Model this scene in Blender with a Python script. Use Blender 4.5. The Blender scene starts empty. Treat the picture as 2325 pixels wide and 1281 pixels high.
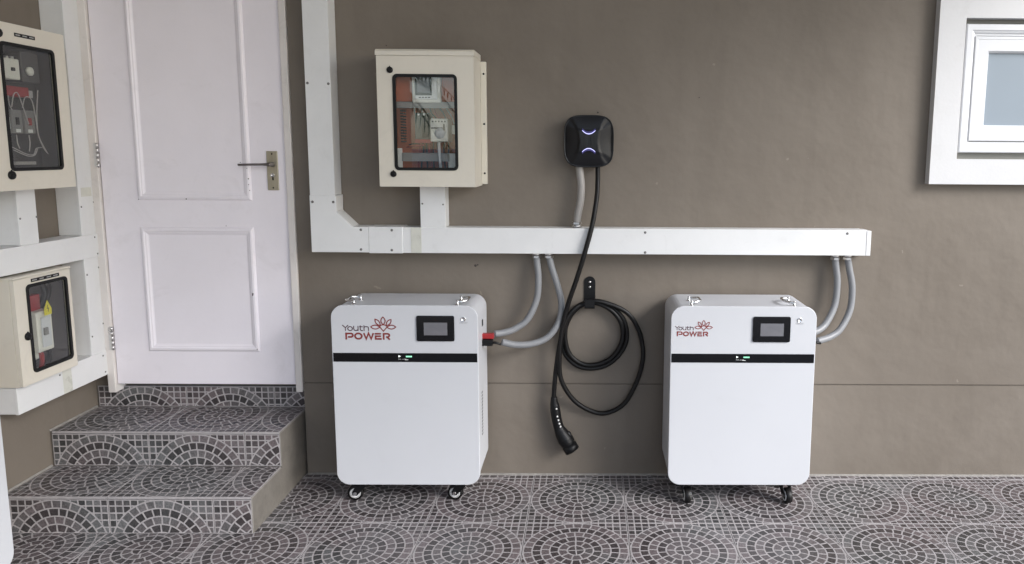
import bpy, bmesh, math, random
from mathutils import Vector, Matrix
random.seed(7)
PI = math.pi
scene = bpy.context.scene
COL = scene.collection

# ------------------------------------------------------------------ camera
cam = bpy.data.cameras.new('camera')
camo = bpy.data.objects.new('camera', cam)
COL.objects.link(camo)
PITCH, ROLL, YAW = -0.1307, -0.0074, -0.0096
rot = (Matrix.Rotation(YAW, 3, 'Z') @ Matrix.Rotation(ROLL, 3, 'Y') @ Matrix.Rotation(PITCH, 3, 'X')
       @ Matrix.Rotation(PI / 2, 3, 'X'))
camo.matrix_world = Matrix.Translation((0, -3.176, 1.4639)) @ rot.to_4x4()
cam.sensor_fit = 'HORIZONTAL'
cam.sensor_width = 36.0
cam.lens = 36.0 * 1655.2 / 2325.0
cam.shift_x = (1162.5 - 1353.75) / 2325.0
cam.shift_y = (563.7 - 640.5) / 2325.0
cam.clip_start = 0.02
cam.clip_end = 2000
scene.camera = camo

# ------------------------------------------------------------------ sky and sun (bright overcast day, shade under a roof)
SUN_EL, SUN_AZ = math.radians(32), math.radians(54)      # azimuth: from the wall's normal towards the right
world = bpy.data.worlds.new('World')
scene.world = world
world.use_nodes = True
wn = world.node_tree
for n in list(wn.nodes):
    wn.nodes.remove(n)
w_out = wn.nodes.new('ShaderNodeOutputWorld')
w_bg = wn.nodes.new('ShaderNodeBackground')
w_sky = wn.nodes.new('ShaderNodeTexSky')
w_sky.sky_type = 'NISHITA'
w_sky.sun_disc = False
w_sky.sun_elevation = SUN_EL
w_sky.sun_rotation = PI - SUN_AZ
w_sky.air_density = 1.0
w_sky.dust_density = 1.2
w_hs = wn.nodes.new('ShaderNodeHueSaturation')
w_hs.inputs['Saturation'].default_value = 0.75
w_bg.inputs['Strength'].default_value = 0.105
wn.links.new(w_sky.outputs[0], w_hs.inputs['Color'])
wn.links.new(w_hs.outputs[0], w_bg.inputs['Color'])
wn.links.new(w_bg.outputs[0], w_out.inputs['Surface'])

sun = bpy.data.lights.new('sun', 'SUN')
sun.energy = 1.5
sun.angle = math.radians(26)
sun.color = (0.985, 0.985, 1.0)
suno = bpy.data.objects.new('sun', sun)
COL.objects.link(suno)
sv = Vector((math.sin(SUN_AZ) * math.cos(SUN_EL), -math.cos(SUN_AZ) * math.cos(SUN_EL), math.sin(SUN_EL)))
suno.rotation_euler = sv.to_track_quat('Z', 'Y').to_euler()
suno.location = sv * 20

scene.view_settings.view_transform = 'Standard'
scene.view_settings.look = 'None'
scene.view_settings.gamma = 1.0
scene.view_settings.use_curve_mapping = False
scene.view_settings.exposure = 1.53
scene.cycles.max_bounces = 7
scene.cycles.transparent_max_bounces = 12

# ------------------------------------------------------------------ materials
def lin(r, g, b):
    f = lambda c: (c / 255 / 12.92) if c / 255 <= 0.04045 else ((c / 255 + 0.055) / 1.055) ** 2.4
    return (f(r), f(g), f(b), 1)

def new_mat(name):
    m = bpy.data.materials.new(name)
    m.use_nodes = True
    nt = m.node_tree
    return m, nt, nt.nodes['Principled BSDF']

def mat(name, col, rough=0.5, metal=0.0, var=0.06, scale=9.0, bump=0.0, bscale=220.0, spec=0.5, stretch=None,
        var2=None, coat=0.0, scuff=0.0, sscale=7.0, scol=(0.30, 0.28, 0.25, 1)):
    """principled paint/plastic/metal with a little procedural tone variation, roughness variation and fine relief"""
    m, nt, b = new_mat(name)
    N, Lk = nt.nodes, nt.links
    tc = N.new('ShaderNodeTexCoord')
    mp = N.new('ShaderNodeMapping')
    Lk.new(tc.outputs['Object'], mp.inputs['Vector'])
    if stretch:
        mp.inputs['Scale'].default_value = stretch
    nz = N.new('ShaderNodeTexNoise')
    nz.inputs['Scale'].default_value = scale
    nz.inputs['Detail'].default_value = 6
    nz.inputs['Roughness'].default_value = 0.6
    Lk.new(mp.outputs[0], nz.inputs['Vector'])
    mx = N.new('ShaderNodeMix')
    mx.data_type = 'RGBA'
    c = tuple(col[:3])
    dark = tuple(v * (1 - var) for v in c) + (1,)
    lite = tuple(min(1, v * (1 + var)) for v in c) + (1,)
    if var2:
        dark = tuple(var2[:3]) + (1,)
    mx.inputs[6].default_value = dark
    mx.inputs[7].default_value = lite
    rmp = N.new('ShaderNodeMapRange')
    rmp.inputs['From Min'].default_value = 0.3
    rmp.inputs['From Max'].default_value = 0.7
    Lk.new(nz.outputs['Fac'], rmp.inputs['Value'])
    Lk.new(rmp.outputs[0], mx.inputs[0])
    colour = mx.outputs[2]
    if scuff > 0:                                    # smudges and rubbed marks with a shape of their own
        ns = N.new('ShaderNodeTexNoise')
        ns.inputs['Scale'].default_value = sscale
        ns.inputs['Detail'].default_value = 9
        ns.inputs['Roughness'].default_value = 0.68
        ns.inputs['Distortion'].default_value = 1.2
        Lk.new(mp.outputs[0], ns.inputs['Vector'])
        ms = N.new('ShaderNodeMapRange')
        ms.inputs['From Min'].default_value = 0.56
        ms.inputs['From Max'].default_value = 0.74
        ms.inputs['To Max'].default_value = scuff
        Lk.new(ns.outputs['Fac'], ms.inputs['Value'])
        m3 = N.new('ShaderNodeMix'); m3.data_type = 'RGBA'
        m3.inputs[7].default_value = scol
        Lk.new(ms.outputs[0], m3.inputs[0]); Lk.new(colour, m3.inputs[6])
        colour = m3.outputs[2]
    Lk.new(colour, b.inputs['Base Color'])
    rr = N.new('ShaderNodeMapRange')
    rr.inputs['From Min'].default_value = 0.3
    rr.inputs['From Max'].default_value = 0.7
    rr.inputs['To Min'].default_value = max(0.02, rough - 0.06)
    rr.inputs['To Max'].default_value = min(1, rough + 0.08)
    Lk.new(nz.outputs['Fac'], rr.inputs['Value'])
    Lk.new(rr.outputs[0], b.inputs['Roughness'])
    b.inputs['Metallic'].default_value = metal
    b.inputs['Specular IOR Level'].default_value = spec
    b.inputs['Coat Weight'].default_value = coat
    if bump > 0:
        n2 = N.new('ShaderNodeTexNoise')
        n2.inputs['Scale'].default_value = bscale
        n2.inputs['Detail'].default_value = 4
        Lk.new(mp.outputs[0], n2.inputs['Vector'])
        bp = N.new('ShaderNodeBump')
        bp.inputs['Strength'].default_value = bump
        bp.inputs['Distance'].default_value = 0.002
        Lk.new(n2.outputs['Fac'], bp.inputs['Height'])
        Lk.new(bp.outputs[0], b.inputs['Normal'])
    return m

def emit_mat(name, col, strength):
    m, nt, b = new_mat(name)
    b.inputs['Base Color'].default_value = (0.02, 0.02, 0.02, 1)
    b.inputs['Emission Color'].default_value = col
    b.inputs['Emission Strength'].default_value = strength
    return m

def plaster_mat(name, c1, c2, rough=0.5):
    """painted plaster: broad trowel mottling, small scuffs, fine roller relief"""
    m, nt, b = new_mat(name)
    N, Lk = nt.nodes, nt.links
    tc = N.new('ShaderNodeTexCoord')
    big = N.new('ShaderNodeTexNoise'); big.inputs['Scale'].default_value = 1.6; big.inputs['Detail'].default_value = 7
    big.inputs['Roughness'].default_value = 0.62; big.inputs['Distortion'].default_value = 0.4
    Lk.new(tc.outputs['Object'], big.inputs['Vector'])
    mx = N.new('ShaderNodeMix'); mx.data_type = 'RGBA'
    mx.inputs[6].default_value = c1; mx.inputs[7].default_value = c2
    mr = N.new('ShaderNodeMapRange'); mr.inputs['From Min'].default_value = 0.32; mr.inputs['From Max'].default_value = 0.68
    Lk.new(big.outputs['Fac'], mr.inputs['Value']); Lk.new(mr.outputs[0], mx.inputs[0])
    # pale scuffs and chips
    vo = N.new('ShaderNodeTexVoronoi'); vo.inputs['Scale'].default_value = 5.5; vo.inputs['Randomness'].default_value = 1.0
    wob = N.new('ShaderNodeTexNoise'); wob.inputs['Scale'].default_value = 30
    Lk.new(tc.outputs['Object'], wob.inputs['Vector'])
    wmix = N.new('ShaderNodeVectorMath'); wmix.operation = 'MULTIPLY_ADD'
    wmix.inputs[1].default_value = (0.06, 0.06, 0.06)
    Lk.new(wob.outputs['Color'], wmix.inputs[0]); Lk.new(tc.outputs['Object'], wmix.inputs[2])
    Lk.new(wmix.outputs[0], vo.inputs['Vector'])
    lt = N.new('ShaderNodeMath'); lt.operation = 'LESS_THAN'; lt.inputs[1].default_value = 0.045
    Lk.new(vo.outputs['Distance'], lt.inputs[0])
    sc = N.new('ShaderNodeMath'); sc.operation = 'MULTIPLY'; sc.inputs[1].default_value = 0.3
    Lk.new(lt.outputs[0], sc.inputs[0])
    mx2 = N.new('ShaderNodeMix'); mx2.data_type = 'RGBA'
    mx2.inputs[7].default_value = tuple(min(1, v * 1.9) for v in c2[:3]) + (1,)
    Lk.new(sc.outputs[0], mx2.inputs[0]); Lk.new(mx.outputs[2], mx2.inputs[6])
    # faint vertical run marks and rubbed patches
    mpv = N.new('ShaderNodeMapping'); mpv.inputs['Scale'].default_value = (9, 9, 0.9)
    Lk.new(tc.outputs['Object'], mpv.inputs['Vector'])
    rn = N.new('ShaderNodeTexNoise'); rn.inputs['Scale'].default_value = 1.0; rn.inputs['Detail'].default_value = 6; rn.inputs['Distortion'].default_value = 0.6
    Lk.new(mpv.outputs[0], rn.inputs['Vector'])
    rm = N.new('ShaderNodeMapRange'); rm.inputs['From Min'].default_value = 0.54; rm.inputs['From Max'].default_value = 0.78; rm.inputs['To Max'].default_value = 0.15
    Lk.new(rn.outputs['Fac'], rm.inputs['Value'])
    mx3 = N.new('ShaderNodeMix'); mx3.data_type = 'RGBA'
    mx3.inputs[7].default_value = tuple(v * 0.62 for v in c1[:3]) + (1,)
    Lk.new(rm.outputs[0], mx3.inputs[0]); Lk.new(mx2.outputs[2], mx3.inputs[6])
    Lk.new(mx3.outputs[2], b.inputs['Base Color'])
    b.inputs['Specular IOR Level'].default_value = 0.22
    rr = N.new('ShaderNodeMapRange'); rr.inputs['To Min'].default_value = rough - 0.08; rr.inputs['To Max'].default_value = rough + 0.1
    Lk.new(big.outputs['Fac'], rr.inputs['Value']); Lk.new(rr.outputs[0], b.inputs['Roughness'])
    f1 = N.new('ShaderNodeTexNoise'); f1.inputs['Scale'].default_value = 160; f1.inputs['Detail'].default_value = 4
    f2 = N.new('ShaderNodeTexNoise'); f2.inputs['Scale'].default_value = 7; f2.inputs['Detail'].default_value = 3
    Lk.new(tc.outputs['Object'], f1.inputs['Vector']); Lk.new(tc.outputs['Object'], f2.inputs['Vector'])
    b1 = N.new('ShaderNodeBump'); b1.inputs['Strength'].default_value = 0.25; b1.inputs['Distance'].default_value = 0.001
    b2 = N.new('ShaderNodeBump'); b2.inputs['Strength'].default_value = 0.5; b2.inputs['Distance'].default_value = 0.012
    Lk.new(f1.outputs['Fac'], b1.inputs['Height']); Lk.new(f2.outputs['Fac'], b2.inputs['Height'])
    Lk.new(b2.outputs[0], b1.inputs['Normal']); Lk.new(b1.outputs[0], b.inputs['Normal'])
    return m

def stone_mat(name):
    """pressed mosaic stones of the ceramic tiles: tone per stone from a mesh attribute, drifting mauve to grey"""
    m, nt, b = new_mat(name)
    N, Lk = nt.nodes, nt.links
    at = N.new('ShaderNodeAttribute'); at.attribute_name = 'tone'
    oi = N.new('ShaderNodeObjectInfo')
    geo = N.new('ShaderNodeNewGeometry')
    big = N.new('ShaderNodeTexNoise'); big.inputs['Scale'].default_value = 2.6; big.inputs['Detail'].default_value = 3
    Lk.new(geo.outputs['Position'], big.inputs['Vector'])
    hue = N.new('ShaderNodeMix'); hue.data_type = 'RGBA'
    hue.inputs[6].default_value = (0.083, 0.069, 0.071, 1)
    hue.inputs[7].default_value = (0.079, 0.079, 0.0795, 1)
    mr = N.new('ShaderNodeMapRange'); mr.inputs['From Min'].default_value = 0.46; mr.inputs['From Max'].default_value = 0.62
    Lk.new(big.outputs['Fac'], mr.inputs['Value']); Lk.new(mr.outputs[0], hue.inputs[0])
    fine = N.new('ShaderNodeTexNoise'); fine.inputs['Scale'].default_value = 140; fine.inputs['Detail'].default_value = 5
    Lk.new(geo.outputs['Position'], fine.inputs['Vector'])
    fm = N.new('ShaderNodeMapRange'); fm.inputs['From Min'].default_value = 0.3; fm.inputs['From Max'].default_value = 0.7
    fm.inputs['To Min'].default_value = 0.72; fm.inputs['To Max'].default_value = 1.35
    Lk.new(fine.outputs['Fac'], fm.inputs['Value'])
    mul = N.new('ShaderNodeMath'); mul.operation = 'MULTIPLY'
    Lk.new(at.outputs['Fac'], mul.inputs[0]); Lk.new(fm.outputs[0], mul.inputs[1])
    vs = N.new('ShaderNodeVectorMath'); vs.operation = 'SCALE'
    Lk.new(hue.outputs[2], vs.inputs[0]); Lk.new(mul.outputs[0], vs.inputs['Scale'])
    Lk.new(vs.outputs[0], b.inputs['Base Color'])
    b.inputs['Roughness'].default_value = 0.33
    bp = N.new('ShaderNodeBump'); bp.inputs['Strength'].default_value = 0.5; bp.inputs['Distance'].default_value = 0.0012
    Lk.new(fine.outputs['Fac'], bp.inputs['Height']); Lk.new(bp.outputs[0], b.inputs['Normal'])
    return m

def glass_mat(name, tint=(0.92, 0.93, 0.92, 1), ior=1.5, rough=0.0):
    m, nt, b = new_mat(name)
    N, Lk = nt.nodes, nt.links
    out = N['Material Output']
    tr = N.new('ShaderNodeBsdfTransparent'); tr.inputs['Color'].default_value = tint
    gl = N.new('ShaderNodeBsdfGlossy'); gl.inputs['Roughness'].default_value = rough
    fr = N.new('ShaderNodeFresnel')
    geo = N.new('ShaderNodeNewGeometry')                  # a thin sheet reflects alike from both sides
    io = N.new('ShaderNodeMath'); io.operation = 'MULTIPLY_ADD'
    io.inputs[1].default_value = 1 / ior - ior; io.inputs[2].default_value = ior
    Lk.new(geo.outputs['Backfacing'], io.inputs[0]); Lk.new(io.outputs[0], fr.inputs['IOR'])
    ms = N.new('ShaderNodeMixShader')
    Lk.new(fr.outputs[0], ms.inputs[0]); Lk.new(tr.outputs[0], ms.inputs[1]); Lk.new(gl.outputs[0], ms.inputs[2])
    Lk.new(ms.outputs[0], out.inputs['Surface'])
    return m

M = {}
M['wall'] = plaster_mat('taupe_wall_paint', (0.163, 0.139, 0.114, 1), (0.194, 0.168, 0.140, 1), 0.55)
M['ceiling'] = mat('white_ceiling_paint', (0.72, 0.71, 0.69), 0.7)
M['concrete'] = mat('driveway_concrete', (0.40, 0.395, 0.385), 0.85, var=0.18, scale=3, bump=0.4, bscale=60)
M['stepside'] = mat('bare_cement_side', (0.17, 0.155, 0.135), 0.7, var=0.2, scale=9, bump=0.5, bscale=90, scuff=0.5, sscale=14, scol=(0.10, 0.09, 0.08, 1))
M['grout'] = mat('tile_grout_lines', (0.36, 0.338, 0.338), 0.55, var=0.14, scale=25, bump=0.3, scuff=0.6, sscale=6, scol=(0.15, 0.13, 0.125, 1))
M['stone'] = stone_mat('mosaic_stone')
M['joint'] = mat('tile_joint_cement', (0.09, 0.085, 0.085), 0.8, var=0.2, scale=30)
M['white_pvc'] = mat('white_powder_coated_trunking', (0.71, 0.715, 0.715), 0.42, var=0.03, scale=6, bump=0.10, bscale=40, scuff=0.10, sscale=14)
M['door'] = mat('white_door_paint', (0.84, 0.80, 0.845), 0.38, var=0.03, scale=3, bump=0.14, bscale=60, scuff=0.16, sscale=4.5, scol=(0.45, 0.41, 0.40, 1))
M['jamb'] = mat('cream_jamb_paint', (0.70, 0.66, 0.63), 0.42, var=0.04, scale=6, bump=0.12, bscale=60, scuff=0.3, sscale=10)
M['winwhite'] = mat('white_window_frame', (0.64, 0.65, 0.67), 0.35, var=0.02)
M['surround'] = mat('white_plaster_surround', (0.59, 0.59, 0.595), 0.55, var=0.03, scale=4, bump=0.2, bscale=80, scuff=0.14, sscale=5)
M['seal'] = mat('grey_sealant_strip', (0.20, 0.20, 0.18), 0.7)
M['frosted'] = mat('frosted_window_glass', (0.22, 0.265, 0.31), 0.38, var=0.03, scale=1.5)
M['beige'] = mat('beige_enclosure_enamel', (0.66, 0.62, 0.535), 0.38, var=0.025, scale=5, bump=0.15, bscale=400, scuff=0.14, sscale=8)
M['battery'] = mat('white_battery_enamel', (0.55, 0.56, 0.585), 0.34, var=0.012, scale=3, bump=0.08, bscale=700, scuff=0.06, sscale=3)
M['batside'] = mat('pale_grey_battery_casing', (0.56, 0.57, 0.60), 0.34, var=0.015, scale=3, bump=0.05, bscale=500)
M['black'] = mat('black_plastic', (0.004, 0.004, 0.0045), 0.45, var=0.1, spec=0.28)
M['blackgloss'] = mat('black_gloss_acrylic', (0.003, 0.003, 0.004), 0.12, var=0.05, spec=0.35)
M['rubber'] = mat('black_rubber_sheath', (0.005, 0.0045, 0.0045), 0.45, var=0.2, scale=20, bump=0.1, spec=0.3)
M['charger'] = mat('black_charger_shell', (0.0045, 0.0045, 0.006), 0.36, var=0.1, scale=6, spec=0.35)
M['gasket'] = mat('black_window_gasket', (0.004, 0.004, 0.004), 0.5, spec=0.3)
M['steel'] = mat('bright_steel', (0.62, 0.61, 0.60), 0.28, metal=1.0, var=0.1, scale=20)
M['screw'] = mat('dull_screw_zinc', (0.20, 0.195, 0.19), 0.42, metal=0.8, var=0.2, scale=60)
M['chrome'] = mat('chrome_plating', (0.78, 0.78, 0.78), 0.12, metal=1.0, var=0.05)
M['nickel'] = mat('brushed_brass_nickel', (0.50, 0.46, 0.36), 0.38, metal=1.0, var=0.12, scale=60, stretch=(1, 1, 0.1))
M['darkmetal'] = mat('dark_oxidised_lever', (0.24, 0.22, 0.21), 0.36, metal=0.9, var=0.2)
M['conduit'] = mat('grey_flexible_conduit', (0.215, 0.22, 0.23), 0.42, var=0.06, scale=14)
M['conduit_pale'] = mat('pale_grey_flexible_conduit', (0.30, 0.285, 0.27), 0.42, var=0.06, scale=14)
M['screen'] = mat('grey_lcd_screen', (0.15, 0.15, 0.165), 0.22, var=0.12, scale=18)
M['red'] = mat('red_plastic', (0.33, 0.018, 0.020), 0.4, var=0.15)
M['logo'] = mat('maroon_print', (0.21, 0.028, 0.022), 0.5, var=0.1)
M['logo_dark'] = mat('dark_print', (0.06, 0.018, 0.026), 0.5, var=0.1)
M['print'] = mat('grey_print', (0.30, 0.30, 0.31), 0.5)
M['whiteprint'] = mat('white_print', (0.75, 0.75, 0.73), 0.5)
M['led_white'] = emit_mat('white_led', (0.9, 1.0, 0.95, 1), 0.6)
M['led_green'] = emit_mat('green_led', (0.35, 1.0, 0.62, 1), 0.6)
M['led_blue'] = emit_mat('blue_white_led', (0.55, 0.55, 1.0, 1), 0.75)
M['led_glow'] = emit_mat('violet_light_guide', (0.10, 0.08, 0.55, 1), 0.09)
M['orange'] = mat('orange_mounting_plate', (0.52, 0.12, 0.05), 0.5, var=0.1)
M['plate_grey'] = mat('grey_inner_cover', (0.22, 0.215, 0.21), 0.5, var=0.08)
M['plate_dark'] = mat('dark_inner_plate', (0.06, 0.057, 0.058), 0.5, var=0.1)
M['plate_mid'] = mat('brownish_grey_inner_sheet', (0.10, 0.09, 0.09), 0.5, var=0.1)
M['breaker'] = mat('cream_breaker_case', (0.75, 0.73, 0.66), 0.4, var=0.04)
M['greygreen'] = mat('grey_green_contactor', (0.085, 0.095, 0.085), 0.45, var=0.1)
M['wire'] = mat('pale_wire', (0.42, 0.40, 0.39), 0.5)
M['yellow'] = mat('yellow_warning_label', (0.75, 0.66, 0.03), 0.5)
M['wheelwhite'] = mat('pale_wheel_rim', (0.72, 0.72, 0.71), 0.3, var=0.05)
M['tape'] = mat('yellowed_clear_tape', (0.60, 0.60, 0.54), 0.3, var=0.08, scale=25)
M['terracotta'] = mat('terracotta_wall_paint', (0.33, 0.12, 0.07), 0.7, var=0.1)
M['frond'] = mat('palm_leaf', (0.07, 0.11, 0.035), 0.5, var=0.25)
M['bark'] = mat('palm_bark', (0.16, 0.125, 0.095), 0.85, var=0.25, scale=20, bump=0.5, bscale=30)
M['paint_chip'] = mat('dark_chip', (0.07, 0.06, 0.055), 0.8)
M['hole'] = mat('dark_hole', (0.01, 0.01, 0.01), 0.9)
M['glass'] = glass_mat('cabinet_window_glass')
M['glass_bright'] = glass_mat('clear_acrylic_window', (0.94, 0.95, 0.95, 1), 1.62)

# ------------------------------------------------------------------ mesh helpers
class MB:
    """collects geometry; build() links it as one mesh object"""
    def __init__(s):
        s.bm = bmesh.new()
    def box(s, x0, x1, y0, y1, z0, z1, bev=0.0, seg=2):
        t = bmesh.new()
        bmesh.ops.create_cube(t, size=1.0)
        for v in t.verts:
            v.co = Vector(((x0 + x1) / 2 + v.co.x * (x1 - x0), (y0 + y1) / 2 + v.co.y * (y1 - y0), (z0 + z1) / 2 + v.co.z * (z1 - z0)))
        if bev > 0:
            bmesh.ops.bevel(t, geom=list(t.edges), offset=bev, segments=seg, profile=0.5, affect='EDGES')
        s.merge(t)
        return s
    def merge(s, t, mtx=None):
        if mtx is not None:
            t.transform(mtx)
        me = bpy.data.meshes.new('t')
        t.to_mesh(me); t.free()
        s.bm.from_mesh(me)
        bpy.data.meshes.remove(me)
        return s
    def prism(s, pts, axis, a, b, bev=0.0, seg=2):
        """polygon pts (2D) extruded along axis ('x','y','z') from a to b; 2D axes are the other two in xyz order"""
        def P(p, h):
            return {'x': (h, p[0], p[1]), 'y': (p[0], h, p[1]), 'z': (p[0], p[1], h)}[axis]
        t = bmesh.new()
        lo = [t.verts.new(P(p, a)) for p in pts]
        hi = [t.verts.new(P(p, b)) for p in pts]
        n = len(pts)
        t.faces.new(lo); t.faces.new(hi)
        for i in range(n):
            t.faces.new((lo[i], lo[(i + 1) % n], hi[(i + 1) % n], hi[i]))
        bmesh.ops.recalc_face_normals(t, faces=t.faces)
        if bev > 0:
            es = [e for e in t.edges if len(e.link_faces) == 2 and e.link_faces[0].normal.angle(e.link_faces[1].normal, 0) > 0.6]
            bmesh.ops.bevel(t, geom=es, offset=bev, segments=seg, profile=0.5, affect='EDGES')
        return s.merge(t)
    def ring(s, outer, inner, axis, a, b):
        """thick plate with a hole: two loops with the same number of points"""
        def P(p, h):
            return {'x': (h, p[0], p[1]), 'y': (p[0], h, p[1]), 'z': (p[0], p[1], h)}[axis]
        t = bmesh.new()
        n = len(outer)
        L = [[t.verts.new(P(p, h)) for p in loop] for loop, h in ((outer, a), (inner, a), (inner, b), (outer, b))]
        for k in range(4):
            A, B = L[k], L[(k + 1) % 4]
            for i in range(n):
                t.faces.new((A[i], A[(i + 1) % n], B[(i + 1) % n], B[i]))
        bmesh.ops.recalc_face_normals(t, faces=t.faces)
        return s.merge(t)
    def tube(s, pts, r, seg=12, cap=True, rs=None):
        pts = [Vector(p) for p in pts]
        t = bmesh.new()
        n = len(pts)
        tan = [(pts[min(i + 1, n - 1)] - pts[max(i - 1, 0)]).normalized() for i in range(n)]
        up = Vector((0, 0, 1)) if abs(tan[0].z) < 0.9 else Vector((0, 1, 0))
        nv = tan[0].cross(up).normalized()
        rings = []
        for i in range(n):
            nv = (nv - tan[i] * nv.dot(tan[i])).normalized()
            bv = tan[i].cross(nv)
            rr = rs[i] if rs else r
            rings.append([t.verts.new(pts[i] + (nv * math.cos(2 * PI * k / seg) + bv * math.sin(2 * PI * k / seg)) * rr) for k in range(seg)])
        for i in range(n - 1):
            for k in range(seg):
                f = t.faces.new((rings[i][k], rings[i][(k + 1) % seg], rings[i + 1][(k + 1) % seg], rings[i + 1][k]))
                f.smooth = True
        if cap:
            t.faces.new(list(reversed(rings[0]))); t.faces.new(rings[-1])
        bmesh.ops.recalc_face_normals(t, faces=t.faces)
        return s.merge(t)
    def cyl(s, p0, p1, r, seg=20, r1=None):
        return s.tube([p0, p1], r, seg, True, [r, r if r1 is None else r1])
    def lathe(s, prof, origin, axis='y', seg=24, smooth=True):
        """prof: (radius, height along axis)"""
        o = Vector(origin)
        t = bmesh.new()
        rows = []
        for r, h in prof:
            row = []
            for k in range(seg):
                c, d = r * math.cos(2 * PI * k / seg), r * math.sin(2 * PI * k / seg)
                row.append(t.verts.new(o + Vector({'x': (h, c, d), 'y': (c, h, d), 'z': (c, d, h)}[axis])))
            rows.append(row)
        for i in range(len(rows) - 1):
            for k in range(seg):
                f = t.faces.new((rows[i][k], rows[i][(k + 1) % seg], rows[i + 1][(k + 1) % seg], rows[i + 1][k]))
                f.smooth = smooth
        if prof[0][0] > 1e-6: t.faces.new(rows[0])
        if prof[-1][0] > 1e-6: t.faces.new(rows[-1])
        bmesh.ops.remove_doubles(t, verts=t.verts, dist=1e-6)
        bmesh.ops.recalc_face_normals(t, faces=t.faces)
        return s.merge(t)
    def sweep_rect(s, x0, x1, z0, z1, prof, y0=0.0):
        """moulding round a rectangle in the XZ plane, mitred; prof: (inset from rect, y offset) open polyline"""
        t = bmesh.new()
        rows = []
        for ins, dy in prof:
            rows.append([t.verts.new((a, y0 + dy, b)) for a, b in
                         ((x0 + ins, z0 + ins), (x1 - ins, z0 + ins), (x1 - ins, z1 - ins), (x0 + ins, z1 - ins))])
        for i in range(len(rows) - 1):
            for k in range(4):
                t.faces.new((rows[i][k], rows[i][(k + 1) % 4], rows[i + 1][(k + 1) % 4], rows[i + 1][k]))
        bmesh.ops.recalc_face_normals(t, faces=t.faces)
        return s.merge(t)
    def ribbon(s, pts, w, y, closed=False, cap=True):
        """flat printed stroke in the XZ plane at depth y, mitred"""
        P = [Vector((p[0], p[1])) for p in pts]
        if not closed and cap:
            pass
        n = len(P)
        L, Rr = [], []
        for i in range(n):
            a = P[(i - 1) % n] if (closed or i > 0) else None
            c = P[(i + 1) % n] if (closed or i < n - 1) else None
            d1 = (P[i] - a).normalized() if a is not None else None
            d2 = (c - P[i]).normalized() if c is not None else None
            if d1 is None: d1 = d2
            if d2 is None: d2 = d1
            n1, n2 = Vector((-d1.y, d1.x)), Vector((-d2.y, d2.x))
            mv = n1 + n2
            if mv.length < 1e-4: mv = n1
            mv.normalize()
            k = min(2.2, 1 / max(0.3, mv.dot(n1)))
            L.append(P[i] + mv * w / 2 * k); Rr.append(P[i] - mv * w / 2 * k)
        bm = s.bm
        vl = [bm.verts.new((p.x, y, p.y)) for p in L]
        vr = [bm.verts.new((p.x, y, p.y)) for p in Rr]
        for i in range(n if closed else n - 1):
            j = (i + 1) % n
            f = bm.faces.new((vl[i], vl[j], vr[j], vr[i]))
        return s
    def mesh(s, name, m):
        me = bpy.data.meshes.new(name)
        s.bm.to_mesh(me); s.bm.free()
        for mm in (m if isinstance(m, (list, tuple)) else [m]):
            me.materials.append(mm)
        return me
    def build(s, name, m, parent=None, smooth=False):
        me = s.mesh(name, m)
        if smooth:
            me.shade_smooth()
        return link(name, me, parent)

def link(name, me, parent=None, loc=(0, 0, 0)):
    o = bpy.data.objects.new(name, me)
    COL.objects.link(o)
    o.location = loc
    if parent is not None:
        o.parent = parent
    return o

def tag(o, label=None, cat=None, group=None, kind=None):
    if label: o['label'] = label
    if cat: o['category'] = cat
    if group: o['group'] = group
    if kind: o['kind'] = kind
    return o

def thing(name, label, cat, loc=(0, 0, 0), rz=0.0, group=None):
    o = bpy.data.objects.new(name, None)
    COL.objects.link(o)
    o.location = loc
    o.rotation_euler = (0, 0, rz)
    o.empty_display_size = 0.1
    return tag(o, label, cat, group)

def rrect(x0, x1, z0, z1, r, n=5):
    """rounded rectangle loop, counter-clockwise from the lower left corner"""
    out = []
    for cx, cz, a0 in ((x0 + r, z0 + r, PI), (x1 - r, z0 + r, 1.5 * PI), (x1 - r, z1 - r, 0), (x0 + r, z1 - r, 0.5 * PI)):
        for i in range(n + 1):
            a = a0 + i / n * PI / 2
            out.append((cx + r * math.cos(a), cz + r * math.sin(a)))
    return out

def spline(pts, per=8, closed=False):
    """Catmull-Rom through 3D points"""
    P = [Vector(p) for p in pts]
    if not closed:
        P = [P[0] * 2 - P[1]] + P + [P[-1] * 2 - P[-2]]
    out = []
    for i in range(1, len(P) - 2):
        p0, p1, p2, p3 = P[i - 1], P[i], P[i + 1], P[i + 2]
        for k in range(per):
            t = k / per
            out.append(0.5 * ((2 * p1) + (p2 - p0) * t + (2 * p0 - 5 * p1 + 4 * p2 - p3) * t * t + (3 * p1 - p0 - 3 * p2 + p3) * t ** 3))
    out.append(P[-2].copy())
    return out

def ellipse(cx, cz, rx, rz, n=24, a0=0.0):
    return [(cx + rx * math.cos(a0 + 2 * PI * i / n), cz + rz * math.sin(a0 + 2 * PI * i / n)) for i in range(n)]

def text_mesh(body, size, name, m, loc, parent, rot=(PI / 2, 0, 0), align='CENTER'):
    cu = bpy.data.curves.new(name, 'FONT')
    cu.body = body; cu.size = size; cu.align_x = align; cu.align_y = 'CENTER'
    cu.resolution_u = 2
    to = bpy.data.objects.new(name, cu)
    COL.objects.link(to)
    dg = bpy.context.evaluated_depsgraph_get()
    me = bpy.data.meshes.new_from_object(to.evaluated_get(dg))
    bpy.data.objects.remove(to)
    me.materials.clear(); me.materials.append(m)
    o = link(name, me, parent, loc)
    o.rotation_euler = rot
    return o

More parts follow.
